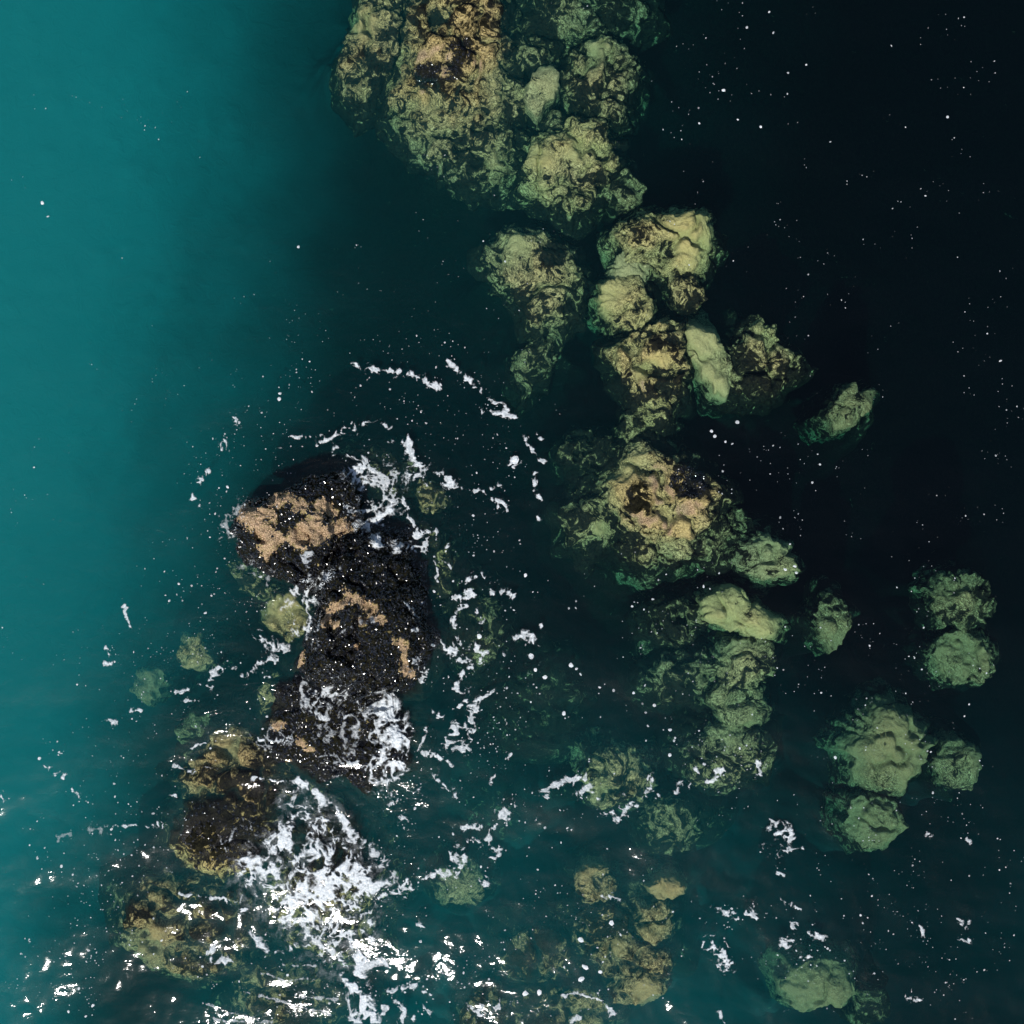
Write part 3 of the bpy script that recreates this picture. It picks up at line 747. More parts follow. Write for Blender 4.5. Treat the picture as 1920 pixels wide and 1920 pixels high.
# --- bottom middle cluster
rock("R44", "tan stone at the top left of the bottom cluster", [(1080, 1650), (1100, 1625), (1135, 1632), (1150, 1665), (1135, 1690), (1105, 1690)],
     -0.55, 5, 2.7, 0.06, 5, weed=0.38, tone=0.1, dull=0.85, group=GR_LOW)
rock("R45", "small round tan stone at the top right of the bottom cluster", [(1222, 1665), (1235, 1645), (1262, 1648), (1282, 1665), (1270, 1685), (1235, 1685)],
     -0.5, 5, 2.7, 0.04, 4, weed=0.22, tone=0.1, dull=0.85, group=GR_LOW)
rock("R46", "tan olive rock on the right side of the bottom cluster", [(1195, 1740), (1205, 1700), (1240, 1690), (1262, 1720), (1255, 1760), (1225, 1775), (1200, 1765)],
     -0.50, 5, 2.7, 0.07, 5, weed=0.36, tone=0.1, dull=0.85, group=GR_LOW)
rock("R47", "broad tan olive rock in the middle of the bottom cluster", [(1110, 1790), (1130, 1755), (1180, 1750), (1215, 1775), (1250, 1800), (1240, 1840), (1180, 1835), (1130, 1820)],
     -0.50, 6, 2.7, 0.09, 6, weed=0.48, tone=0.1, dull=0.85, group=GR_LOW, patches=[(1155, 1775, 22, -0.3)])
rock("R48", "rounded weedy rock with a pale lower rim in the bottom cluster", [(1145, 1850), (1165, 1820), (1210, 1820), (1240, 1850), (1240, 1872), (1200, 1885), (1165, 1880)],
     -0.55, 5, 2.7, 0.07, 6, weed=0.50, tone=0.1, dull=0.85, group=GR_LOW, patches=[(1210, 1862, 24, -0.4)])
rock("R49", "dark brown rock on the left side of the bottom cluster", [(950, 1770), (975, 1735), (1030, 1735), (1070, 1770), (1060, 1820), (1010, 1845), (965, 1825)],
     -0.85, 5, 2.5, 0.11, 7, weed=0.66, tone=0.1, dull=0.85, group=GR_LOW, patches=[(980, 1760, 22, -0.4), (1010, 1820, 26, -0.2)])
rock("R50", "dark weedy rock in the centre of the bottom cluster", [(1060, 1720), (1090, 1690), (1160, 1690), (1200, 1720), (1180, 1770), (1110, 1780), (1070, 1760)],
     -0.75, 5, 2.5, 0.11, 7, weed=0.72, tone=0.1, dull=0.85, group=GR_LOW)
rock("R51", "brown rock half lost under ripples at the bottom edge", [(960, 1880), (1000, 1850), (1060, 1860), (1090, 1900), (1060, 1950), (980, 1950)],
     -0.8, 5, 2.5, 0.10, 7, weed=0.66, tone=0.1, dull=0.85, group=GR_LOW)
rock("R52", "dark rock at the bottom edge below the foam vortex", [(870, 1890), (900, 1850), (945, 1870), (950, 1930), (900, 1960), (870, 1940)],
     -0.7, 5, 2.5, 0.09, 6, weed=0.72, tone=0.1, dull=0.85, group=GR_LOW)
rock("R53", "green weedy rock right of the long white foam tail", [(815, 1660), (835, 1625), (880, 1615), (912, 1640), (905, 1690), (860, 1705), (825, 1695)],
     -1.35, 5, 2.5, 0.09, 6, weed=0.48, tone=0.6, group=GR_LOW)
rock("R54", "dim rock between the bottom cluster and the broad weedy bank", [(1060, 1860), (1100, 1850), (1145, 1880), (1140, 1920), (1085, 1930), (1055, 1900)],
     -0.9, 5, 2.5, 0.09, 6, weed=0.6, tone=0.2, dull=0.85, group=GR_LOW)

# fill gaps in the height raster
for _ in range(5):
    t = TOPZ.copy()
    t[1:] = np.maximum(t[1:], TOPZ[:-1]); t[:-1] = np.maximum(t[:-1], TOPZ[1:])
    t2 = t.copy()
    t2[:, 1:] = np.maximum(t2[:, 1:], t[:, :-1]); t2[:, :-1] = np.maximum(t2[:, :-1], t[:, 1:])
    TOPZ = np.where(TOPZ < -8, t2, TOPZ)

# ------------------------------------------------------------------ mussels and barnacles on the exposed rocks
def small_shape(kind):
    b = bmesh.new()
    if kind == "mussel":
        bmesh.ops.create_uvsphere(b, u_segments=6, v_segments=3, radius=1.0)
    else:
        bmesh.ops.create_cone(b, segments=6, radius1=1.0, radius2=0.35, depth=0.9, cap_ends=True)
        bmesh.ops.delete(b, geom=[f for f in b.faces if f.normal.z < -0.9], context='FACES_ONLY')
    bmesh.ops.triangulate(b, faces=b.faces[:])
    v = np.array([p.co[:] for p in b.verts]); f = np.array([[q.index for q in t.verts] for t in b.faces])
    b.free()
    if kind == "mussel":
        v = v[:, [2, 0, 1]]
        v[:, 1] *= 1 - 0.35 * v[:, 0]; v = v * np.array([1.0, 0.55, 0.42])
    return v, f


def cover(key, kind, spacing, size, zmin, want, mat, name, label):
    o, P, F, tn, loc = ROCKS[key]
    a, b, c = P[F[:, 0]], P[F[:, 1]], P[F[:, 2]]
    nr = np.cross(b - a, c - a); ar = np.linalg.norm(nr, axis=1) / 2; nr = nr / (2 * ar[:, None] + 1e-12)
    ct = (a + b + c) / 3; ft = tn[F].mean(1)
    px, py = topx(ct[:, 0], ct[:, 1], ct[:, 2])
    ok = want(px, py, ct, nr, ft) & (ct[:, 2] > zmin) & (nr[:, 2] > -0.1)
    w = ar * ok
    if w.sum() <= 0: return
    r_ = np.random.default_rng(len(key) * 31 + len(kind))
    n = int(w.sum() / (spacing ** 2))
    pick = r_.choice(len(F), n, p=w / w.sum())
    u = r_.random((n, 2)); fl = u.sum(1) > 1; u[fl] = 1 - u[fl]
    pt = a[pick] + u[:, :1] * (b[pick] - a[pick]) + u[:, 1:] * (c[pick] - a[pick])
    N = nr[pick] + r_.normal(0, 0.35, (n, 3)); N /= np.linalg.norm(N, axis=1)[:, None]
    T = np.cross(N, r_.normal(0, 1, (n, 3))); T /= np.linalg.norm(T, axis=1)[:, None]
    B = np.cross(N, T)
    sv, sf = small_shape(kind)
    sc = size * r_.uniform(0.55, 1.35, n)
    V = (pt[:, None, :] + sc[:, None, None] * (sv[None, :, 0:1] * T[:, None, :] + sv[None, :, 1:2] * B[:, None, :] + sv[None, :, 2:3] * N[:, None, :]))
    FF = sf[None] + (np.arange(n) * len(sv))[:, None, None]
    q = make_mesh(name, V.reshape(-1, 3) - np.array(loc), FF.reshape(-1, 3), mat, parent=o, smooth=False)
    q["kind"] = "stuff"; q["label"] = label


rc = np.random.default_rng(3)
BLACK = lambda px, py, c, n, t: rc.random(len(t)) > t * 1.05 - 0.03
TAN = lambda px, py, c, n, t: rc.random(len(t)) < t * 1.1 - 0.08
for kk, sp, zm in (("M1", 0.034, -0.15), ("M2", 0.034, -0.15), ("M3", 0.036, -0.12), ("M5", 0.07, -0.12)):
    cover(kk, "mussel", sp * 1.2, 0.031, zm, BLACK, M_MUSSEL, "mussels", "bed of glossy black mussels")
for kk in ("M1", "M2", "M3"):
    cover(kk, "barnacle", 0.030, 0.013, -0.1, TAN, M_BARN, "barnacles", "crust of tan barnacles")
cover("R19", "mussel", 0.04, 0.026, -0.3, lambda px, py, c, n, t: np.hypot(px - 1290, (py - 905) * 1.2) < 36, M_MUSSEL, "mussels", "bed of glossy black mussels")
cover("R2", "mussel", 0.045, 0.024, -0.3, lambda px, py, c, n, t: (np.hypot(px - 800, py - 140) < 24) | (np.hypot(px - 845, py - 130) < 22) | (np.hypot(px - 865, py - 90) < 22), M_MUSSEL, "mussels", "bed of glossy black mussels")

# ------------------------------------------------------------------ foam
H = 1920
yy, xx = np.mgrid[0:H, 0:H].astype(np.float32)
wpx = xx + 22 * (f2(xx / 40, yy / 40, 3, 0) - 0.5); wpy = yy + 22 * (f2(xx / 40, yy / 40, 3, 2) - 0.5)
NA = f2(wpx / 10, wpy / 10, 4, 1)                        # lumpy edges
NB = f2(wpx / 5.5, wpy / 5.5, 3, 3)                      # fine
NC = f2(xx / 45, yy / 45, 2, 3)                          # breaks the strings up
HOLE = f2(wpx / 17, wpy / 17, 2, 2)
RIDGE = 1 - np.abs(2 * f2(wpx / 24, wpy / 24, 4, 2) - 1)  # lace
RIDGE2 = 1 - np.abs(2 * f2(wpx / 10, wpy / 10, 3, 0) - 1)


def zz(ox, oy, s):
    return lambda pts: [(ox + u / s, oy + v / s) for u, v in pts]


def foam_raster(strokes):
    D = np.zeros((H, H), np.float32)
    for kind, w, st, pts in strokes:
        xs = [p[0] for p in pts]; ys = [p[1] for p in pts]
        m = w * 2.2 + 12
        x0, x1 = int(max(0, min(xs) - m)), int(min(H, max(xs) + m)); y0, y1 = int(max(0, min(ys) - m)), int(min(H, max(ys) + m))
        if x1 <= x0 or y1 <= y0: continue
        sl = (slice(y0, y1), slice(x0, x1))
        X, Y = wpx[sl] * 0.6 + xx[sl] * 0.4, wpy[sl] * 0.6 + yy[sl] * 0.4
        d = seg_dist(X, Y, pts)
        if kind == 'c':      # hard-edged floating clumps
            v = 0.80 - d / (w * 1.45) + 2.4 * (NA[sl] - 0.5) + 1.7 * (RIDGE2[sl] - 0.80) + 0.7 * (NB[sl] - 0.5) + 0.7 * (NC[sl] - 0.5)
            a = sstep(0.2, 0.8, v) * st * (0.72 + 0.7 * (NB[sl] - 0.3))
        elif kind == 'w':
            f = np.clip(1 - d / (w * 1.3), 0, 1)
            a = st * f * sstep(0.35, 0.8, RIDGE2[sl] * 0.6 + NB[sl] * 0.5 + 0.25 * (NA[sl] - 0.5))
        elif kind == 's':    # solid white water with holes
            f = np.clip(1 - d / (w * 1.5), 0, 1)
            v = f * 1.0 + 1.5 * (RIDGE[sl] - 0.80) + 0.9 * (RIDGE2[sl] - 0.78) + 0.6 * (NB[sl] - 0.5) - 1.1 * sstep(0.56, 0.72, HOLE[sl])
            a = sstep(0.15, 0.95, v) * st * sstep(0, 0.35, f)
        else:                # lace and spray
            f = np.clip(1 - d / (w * 1.6), 0, 1)
            v = f * 0.75 + 1.5 * (RIDGE[sl] - 0.86) + 1.1 * (RIDGE2[sl] - 0.82) + 0.7 * (NB[sl] - 0.5)
            a = sstep(0.30, 0.80, v) * st * sstep(0, 0.3, f)
        D[sl] = np.maximum(D[sl], a)
    return np.clip(D, 0, 1)


def foam_region(poly, soft, gain, thr):
    ins = inside(xx, yy, poly).astype(np.float32)
    # soft edge by repeated box blur
    for _ in range(3):
        k = soft
        c = np.cumsum(np.pad(ins, ((k, k), (0, 0)), mode='edge'), 0); ins = (c[2 * k:] - c[:-2 * k]) / (2 * k)
        c = np.cumsum(np.pad(ins, ((0, 0), (k, k)), mode='edge'), 1); ins = (c[:, 2 * k:] - c[:, :-2 * k]) / (2 * k)
    v = ins * 0.8 + 1.6 * (RIDGE - 0.84) + 1.2 * (RIDGE2 - 0.82) + 0.6 * (NB - 0.5)
    return sstep(thr, thr + 0.4, v) * gain * sstep(0.02, 0.35, ins)


def foam_mesh(name, D, label):
    m = D > 0.05
    cell = m[:-1, :-1] | m[1:, :-1] | m[:-1, 1:] | m[1:, 1:]
    ci, cj = np.nonzero(cell)
    vid = np.full((H, H), -1, np.int64)
    corners = np.stack([ci * H + cj, (ci + 1) * H + cj, (ci + 1) * H + cj + 1, ci * H + cj + 1], -1)
    uniq, inv = np.unique(corners.ravel(), return_inverse=True)
    F = inv.reshape(-1, 4)
    iy, ix = uniq // H, uniq % H
    wx0, wy0 = (ix - 960) / 100.0, (960 - iy) / 100.0
    zs = wave_z(wx0, wy0)
    rk = TOPZ[iy, ix]
    d = D[iy, ix]
    zt = np.maximum(zs + 0.008, np.where(rk > -0.1, rk + 0.035, -9)) + 0.028 * d + 0.012 * NB[iy, ix] * d
    X, Y = (ix - 960) / 100.0 * (CAM_Z - zt) / CAM_Z, (960 - iy) / 100.0 * (CAM_Z - zt) / CAM_Z
    o = make_mesh(name, np.stack([X, Y, zt], -1), F, M_FOAM, attrs={"foam_amount": d})
    return tag(o, label, "foam", kind="stuff")


Z1 = zz(300, 640, 2.4); Z2 = zz(150, 1320, 2.743); Z5 = zz(850, 1060, 2.954); Z6 = zz(420, 1660, 3.692)
Z7 = zz(820, 1500, 3.2); Z8 = zz(1320, 1480, 3.2); Z10 = zz(0, 1100, 4.8)

ring_foam = [('c', w, 0.9, Z1(p)) for w, p in [
    (6, [(870, 100), (940, 115), (1000, 120), (1080, 130)]), (6, [(1120, 145), (1210, 185), (1270, 205)]), (5, [(1300, 95), (1370, 150), (1400, 185), (1440, 215)]),
    (6, [(1500, 260), (1540, 290), (1550, 320), (1510, 330)]), (4, [(1460, 310), (1520, 320), (1600, 345)]), (5, [(1640, 430), (1670, 480), (1720, 535)]),
    (9, [(1590, 525), (1592, 535)]), (5, [(1680, 600), (1675, 670), (1710, 720)]), (5, [(340, 340), (355, 380)]), (5, [(270, 470), (290, 448), (300, 490)]),
    (6, [(180, 635), (205, 590), (225, 580)]), (5, [(145, 685), (147, 720)]), (5, [(178, 740), (185, 748)]), (4, [(600, 430), (680, 438)]), (8, [(712, 455), (760, 435), (800, 420)]),
    (9, [(800, 430), (840, 390), (870, 400)]), (4, [(780, 500), (830, 430)]), (5, [(905, 390), (940, 360), (985, 348)]), (4, [(985, 355), (1030, 390)]),
    (7, [(1035, 440), (1080, 450), (1100, 425), (1110, 460)]), (5, [(1090, 470), (1125, 500), (1150, 540), (1180, 570)]), (11, [(1155, 590), (1200, 580), (1260, 595), (1320, 630)]),
    (4, [(1180, 610), (1200, 650)]), (4, [(1340, 650), (1400, 670), (1470, 675), (1540, 640)]), (4, [(1500, 705), (1540, 710), (1570, 750)]), (4, [(1530, 720), (1510, 770)]),
    (5, [(1690, 790), (1720, 815)]), (3, [(540, 480), (570, 485)]), (4, [(1690, 410), (1715, 440)]), (3, [(870, 215), (940, 160)]), (3, [(880, 260), (860, 240)])]]
right_foam = [('c', w, 0.9, Z1(p)) for w, p in [
    (6, [(1100, 1180), (1140, 1210), (1150, 1240)]), (6, [(1350, 1080), (1400, 1065), (1450, 1055), (1480, 1075)]), (4, [(1270, 990), (1310, 1020)]), (6, [(1305, 1155), (1370, 1165), (1410, 1150)]),
    (8, [(1380, 1130), (1415, 1145)]), (7, [(1500, 1130), (1540, 1115), (1590, 1145)]), (6, [(1330, 1220), (1390, 1195)]), (5, [(1320, 1240), (1320, 1280)]), (5, [(1430, 1220), (1440, 1250)]),
    (9, [(1310, 1390), (1350, 1365), (1390, 1375)]), (5, [(1420, 1370), (1460, 1400)]), (9, [(1345, 1430), (1390, 1440), (1380, 1480), (1350, 1530), (1320, 1560)]), (5, [(1400, 1490), (1370, 1520)]),
    (6, [(1340, 1570), (1400, 1570)]), (8, [(1390, 1610), (1440, 1620), (1410, 1660), (1400, 1720), (1400, 1780)]), (4, [(1360, 1640), (1330, 1660)]), (6, [(1240, 1670), (1270, 1700)]),
    (9, [(1320, 1740), (1330, 1780), (1300, 1830), (1370, 1830), (1410, 1790)]), (5, [(1200, 1720), (1200, 1780), (1160, 1840)]), (6, [(1190, 1850), (1240, 1870), (1310, 1890)]),
    (8, [(1120, 1460), (1160, 1445), (1190, 1460), (1140, 1480)]), (6, [(1180, 1520), (1190, 1500)]), (4, [(1260, 1340), (1275, 1380)]), (9, [(1600, 1330), (1640, 1325), (1690, 1345)]), (4, [(1560, 1400), (1570, 1370)]),
    (3, [(1710, 1300), (1720, 1270)]), (3, [(1230, 960), (1245, 1080)]), (5, [(1190, 850), (1240, 850), (1240, 880)]), (3, [(1300, 900), (1290, 930)]), (4, [(1550, 1840), (1570, 1880)]),
    (5, [(1500, 1580), (1460, 1600)]), (5, [(1440, 1440), (1470, 1380)]), (4, [(1660, 1415), (1680, 1420)]), (5, [(1130, 1300), (1160, 1310)]), (5, [(1230, 1370), (1240, 1385)])]]
right_foam += [('c', w, 0.85, p) for w, p in [(7, [(815, 1455), (830, 1470), (850, 1480), (855, 1495)]), (6, [(880, 1405), (870, 1390)]), (5, [(735, 1485), (745, 1500), (725, 1505)]), (4, [(790, 1475), (775, 1490)]), (6, [(760, 1535), (748, 1545)])]]
white_m1 = [('l', 26, 0.9, Z1([(880, 570), (920, 610)])), ('l', 30, 0.7, Z1([(930, 540), (1000, 640), (1030, 720)])), ('s', 15, 1.0, Z1([(880, 830), (940, 840), (1000, 780), (1030, 750)])), ('s', 13, 1.0, Z1([(940, 850), (985, 900)])),
            ('l', 22, 0.8, Z1([(850, 740), (930, 760), (1000, 740)])), ('c', 8, 0.95, Z1([(1090, 700), (1110, 780), (1140, 830), (1160, 880)])), ('l', 14, 0.8, Z1([(1060, 920), (1130, 930), (1200, 905)])), ('l', 20, 0.6, Z1([(1050, 560), (1100, 640)])),
            ('s', 13, 1.0, Z1([(780, 1020), (720, 1070), (650, 1095)])), ('s', 11, 0.95, Z1([(745, 1060), (700, 1150), (690, 1200)])), ('l', 30, 0.85, Z1([(630, 1150), (670, 1220), (660, 1290)])), ('l', 16, 0.7, Z1([(690, 940), (660, 985)])),
            ('l', 16, 0.55, Z1([(600, 1170), (560, 1190)])), ('l', 18, 0.5, Z1([(360, 740), (320, 780), (310, 860)])), ('l', 18, 0.5, Z1([(400, 1020), (480, 1070)])), ('l', 14, 0.6, Z1([(830, 570), (860, 560)])), ('l', 22, 0.45, Z1([(700, 1260), (720, 1330)])),
            ('l', 10, 0.6, Z1([(830, 1310), (870, 1280), (960, 1240)]))]
curl = [('l', 32, 0.85, Z1([(720, 1590), (780, 1560), (830, 1570)])), ('s', 14, 0.9, Z1([(880, 1600), (950, 1635), (1010, 1650)])), ('s', 30, 1.0, Z1([(1010, 1650), (1050, 1730), (1070, 1810), (1050, 1880), (1010, 1930)])), ('s', 24, 1.0, Z1([(1030, 1680), (1055, 1760), (1060, 1840), (1030, 1900)])),
        ('l', 46, 0.75, Z1([(960, 1700), (1000, 1800), (980, 1900)])), ('l', 60, 0.5, Z1([(760, 1640), (840, 1740), (800, 1800)])), ('l', 20, 0.65, Z1([(640, 1560), (660, 1640)])), ('l', 9, 0.8, Z1([(690, 1660), (760, 1700), (840, 1690)])),
        ('s', 6, 0.8, Z1([(740, 1890), (800, 1900), (880, 1890)])), ('l', 26, 0.5, Z1([(480, 1800), (560, 1790)])), ('c', 5, 0.9, Z2([(930, 180), (1000, 180), (1050, 190), (1090, 160)])), ('c', 4, 0.9, Z2([(880, 385), (960, 400), (1060, 390)]))]
churn = [('s', 28, 1.0, Z2([(1110, 620), (1060, 700), (1020, 730)])), ('s', 24, 0.95, Z2([(870, 810), (960, 850), (1010, 860)])), ('s', 30, 1.0, Z2([(1070, 880), (1130, 930), (1200, 970), (1300, 990)])), ('s', 26, 1.0, Z2([(1200, 750), (1260, 820), (1300, 880), (1360, 960)])),
         ('s', 24, 1.0, Z2([(1250, 870), (1400, 880), (1460, 900)])), ('s', 26, 1.0, Z2([(1090, 1000), (1100, 1090), (1180, 1090)])), ('s', 14, 0.9, Z2([(1380, 980), (1560, 920)])), ('c', 13, 0.95, Z2([(1560, 985), (1640, 970), (1690, 945)])),
         ('s', 9, 0.9, Z2([(1120, 390), (1200, 450), (1290, 540), (1350, 600), (1400, 690)])), ('l', 14, 0.8, Z2([(1400, 700), (1490, 750)])), ('l', 14, 0.7, Z2([(1500, 780), (1600, 890)])),
         ('s', 15, 0.95, Z2([(1480, 1100), (1480, 1250), (1430, 1320), (1400, 1420)])), ('s', 22, 1.0, Z2([(1400, 1420), (1440, 1530), (1480, 1640)])), ('s', 18, 0.9, Z2([(1420, 1500), (1430, 1646)])),
         ('s', 9, 0.9, Z2([(900, 1180), (960, 1250), (1040, 1270), (1120, 1230)])), ('s', 10, 0.8, Z2([(1130, 1130), (1200, 1210), (1300, 1280), (1400, 1300)])), ('c', 12, 0.9, Z2([(810, 1020), (830, 1060)])), ('c', 4, 0.9, Z2([(520, 980), (620, 990), (720, 1000), (790, 1010)])),
         ('c', 6, 0.9, Z2([(690, 1320), (780, 1320)])), ('c', 6, 0.9, Z2([(650, 1265), (680, 1265)])), ('l', 20, 0.6, Z2([(760, 700), (850, 640)])), ('s', 8, 0.8, Z2([(1400, 1380), (1500, 1340), (1570, 1310)])), ('s', 7, 0.8, Z2([(1560, 1310), (1580, 1340)])),
         ('l', 24, 0.7, Z2([(1080, 470), (1100, 560)])), ('c', 5, 0.9, Z2([(1750, 900), (1800, 880), (1850, 870)]))]
churn += [('c', 3, 0.6, Z2(p)) for p in [[(640, 1540), (760, 1580), (860, 1600), (960, 1640)], [(860, 1480), (1000, 1520), (1150, 1560), (1300, 1600)], [(940, 1390), (1060, 1420), (1200, 1410)], [(1040, 1340), (1200, 1350)], [(1130, 1490), (1250, 1510), (1380, 1530)], [(700, 1620), (820, 1630), (1000, 1640)]]]  # thin foam rows standing in for sun glints on the ripples
churn += [('c', 6, 0.85, Z6(p)) for p in [[(1100, 890), (1110, 850)], [(1200, 800), (1250, 860), (1262, 900), (1230, 950)], [(1160, 740), (1240, 720), (1330, 700)], [(1330, 830), (1420, 860)], [(1310, 940), (1330, 890)], [(1380, 740), (1440, 760)], [(1700, 830), (1740, 860), (1790, 850)], [(1830, 850), (1900, 840)], [(700, 290), (705, 310)], [(1330, 270), (1350, 280)], [(1365, 325)]]]
line_foam = [('c', w, 0.85, Z5(p)) for w, p in [
    (6, [(500, 1240), (560, 1220), (640, 1190), (730, 1190)]), (5, [(520, 1290), (500, 1240)]), (9, [(710, 1260), (750, 1230), (790, 1270)]), (9, [(1050, 1275), (1090, 1230), (1100, 1190)]), (6, [(1090, 1230), (1140, 1270)]),
    (7, [(1240, 1250), (1255, 1210), (1300, 1225)]), (7, [(1370, 1205), (1440, 1195), (1490, 1140)]), (6, [(840, 1370), (890, 1370)]), (7, [(910, 1390), (950, 1350), (990, 1330)]), (6, [(915, 1285), (945, 1270)]),
    (6, [(60, 1450), (150, 1455)]), (5, [(200, 1465), (245, 1440)]), (8, [(1680, 1085), (1700, 1100), (1690, 1150)]), (8, [(1345, 1135), (1350, 1160)]), (10, [(280, 1378), (285, 1385)]), (5, [(345, 1280), (340, 1320)]), (5, [(295, 1030), (305, 1060)]), (5, [(210, 1195), (215, 1170)])]]
line_foam += [('c', w, 0.85, Z7(p)) for w, p in [
    (9, [(260, 290), (300, 220)]), (8, [(190, 250), (210, 255)]), (7, [(110, 265), (130, 265)]), (9, [(340, 285), (380, 300), (365, 340)]), (9, [(95, 345), (105, 350)]), (8, [(60, 430), (130, 430), (165, 350)]), (6, [(0, 435), (40, 445)]), (7, [(290, 470), (290, 510)]),
    (9, [(220, 1255), (270, 1245)]), (7, [(310, 1250), (370, 1240)]), (6, [(800, 1330), (830, 1310)]), (4, [(740, 1180), (800, 1165), (870, 1165), (950, 1190), (1060, 1275)]), (5, [(1000, 590), (1060, 585), (1100, 610)])]]  # the long thin stroke stands in for a sun glint
lower_right = [('c', w, 0.85, Z8(p)) for w, p in [
    (5, [(480, 380), (520, 360), (590, 355)]), (5, [(525, 270), (515, 340)]), (4, [(430, 440), (450, 500), (480, 520)]), (6, [(440, 640), (490, 665)]), (6, [(540, 670), (580, 715)]), (7, [(70, 710), (150, 735)]), (9, [(190, 780), (240, 755), (320, 740)]),
    (6, [(640, 890), (700, 900)]), (8, [(1510, 780), (1570, 830)]), (4, [(1280, 790), (1310, 850), (1310, 880)]), (10, [(478, 912), (486, 918)]), (7, [(530, 815), (545, 820)]), (5, [(570, 990), (640, 1015)]), (6, [(1220, 1235), (1270, 1255)]), (5, [(1530, 910), (1590, 920)]), (5, [(1330, 250), (1345, 275)]), (5, [(1560, 290), (1600, 320)]), (5, [(100, 1350), (130, 1390)])]]
lower_right += [('l', 16, 0.9, Z8([(430, 235), (490, 245)])), ('l', 16, 0.9, Z8([(40, 920), (90, 960), (140, 1040)])), ('l', 12, 0.6, Z8([(350, 350), (450, 370)]))]
left_foam = [('c', w, 0.85, Z10(p)) for w, p in [
    (3, [(1105, 170), (1160, 290), (1185, 350)]), (5, [(960, 540), (970, 600)]), (5, [(900, 1210), (960, 1190), (1050, 1220)]), (5, [(1190, 1110), (1270, 1120)]), (7, [(1840, 880), (1890, 910), (1890, 760)]), (4, [(1540, 950), (1690, 930)]), (4, [(1620, 1030), (1780, 1030)]),
    (4, [(1580, 1620), (1680, 1670), (1780, 1640), (1880, 1640)]), (3, [(1690, 1470), (1780, 1430), (1870, 1400)]), (5, [(380, 1630), (450, 1610)]), (6, [(480, 1690), (590, 1700)]), (6, [(20, 1890), (90, 1900)]), (6, [(650, 1840), (710, 1870)]), (5, [(940, 705), (990, 710)]), (4, [(1500, 1890), (1580, 1890)])]]
left_foam += [('c', w, 0.9, Z1(p)) for w, p in [(7, [(480, 1370), (520, 1380), (570, 1375)]), (5, [(455, 1320), (465, 1340)]), (9, [(420, 1475), (470, 1440), (530, 1430)]), (6, [(370, 1505), (420, 1495)]), (4, [(460, 1505), (490, 1510)]), (6, [(210, 1550), (225, 1510), (260, 1470)]), (4, [(180, 1545), (220, 1560)]), (5, [(320, 1475), (335, 1478)])]]
left_foam += [('l', 14, 0.7, Z1([(450, 1320), (520, 1390), (560, 1370)])), ('c', 5, 0.9, [(275, 1548), (290, 1540), (305, 1545)]), ('c', 4, 0.8, [(215, 1550), (250, 1546)]), ('l', 9, 0.4, [(110, 1570), (150, 1555), (200, 1556)])]

D = foam_raster(churn)
lace_poly = Z2([(1040, 450), (1280, 500), (1400, 700), (1590, 900), (1500, 1100), (1490, 1280), (1420, 1420), (1200, 1330), (1000, 1100), (820, 950), (760, 790), (1000, 720)])
D = np.maximum(D, foam_region(lace_poly, 14, 0.92, 0.70))
veil = foam_region(lace_poly, 26, 1.0, -0.5)
D = np.maximum(D, 0.26 * veil * sstep(0.3, 0.8, NA + 0.5 * (RIDGE - 0.7)))
foam_mesh("churned_foam", D, "thick white churning foam at the lower left of the reef, with thin rows drawn for sun glints")
foam_mesh("white_water", foam_raster(white_m1), "white water pouring between and beside the two tallest black rocks")
foam_mesh("foam_curl", foam_raster(curl), "curl of white foam sweeping over the low black rock")
foam_mesh("foam_ring", foam_raster(ring_foam), "broken ring of floating foam above the black outcrop")
foam_mesh("drifting_foam", foam_raster(right_foam), "winding clumps of foam drifting right of the black outcrop")
foam_mesh("foam_line", foam_raster(line_foam), "thin line of foam clumps, and a streak drawn for a glint, across the lower middle of the water")
foam_mesh("wave_crest_foam", foam_raster(lower_right), "scraps of foam on small wave crests at the lower right")
foam_mesh("shore_side_foam", foam_raster(left_foam), "scraps of foam on the teal water left of the outcrop")

# small flecks: (cx, cy, rx, ry, how many, mean radius px)
FLECKS = [(1350, 150, 220, 230, 95, 1.5), (1770, 200, 130, 320, 75, 1.4), (1500, 550, 260, 300, 80, 1.4), (1860, 720, 70, 250, 70, 1.6), (1700, 950, 220, 180, 50, 1.4), (1450, 900, 130, 160, 60, 1.7),
          (1650, 1300, 240, 190, 170, 1.7), (1700, 1600, 230, 200, 170, 1.7), (1480, 1750, 260, 180, 190, 1.7), (1780, 1800, 150, 130, 110, 1.6), (1250, 1200, 200, 200, 110, 1.9), (1000, 1500, 170, 160, 130, 1.8),
          (1050, 1750, 220, 180, 170, 1.9), (870, 1350, 130, 300, 260, 1.8), (900, 1000, 150, 200, 150, 1.6), (800, 760, 230, 150, 240, 1.6), (480, 880, 150, 150, 190, 1.5), (400, 1080, 120, 200, 160, 1.5), (330, 1250, 160, 120, 150, 1.6),
          (250, 1450, 200, 150, 130, 1.7), (180, 1620, 170, 160, 170, 1.9), (120, 1800, 160, 130, 150, 1.9), (150, 1100, 170, 300, 50, 1.3), (200, 700, 220, 250, 45, 1.3), (200, 200, 250, 250, 35, 1.4), (550, 600, 200, 160, 70, 1.3),
          (860, 480, 140, 150, 60, 1.3), (600, 1850, 220, 80, 200, 1.9), (740, 1600, 90, 200, 150, 1.8), (860, 1880, 120, 60, 90, 1.9), (700, 950, 110, 120, 120, 1.4), (1330, 1420, 140, 130, 110, 1.7)]
r_ = np.random.default_rng(21)
fx, fy, fr = [], [], []
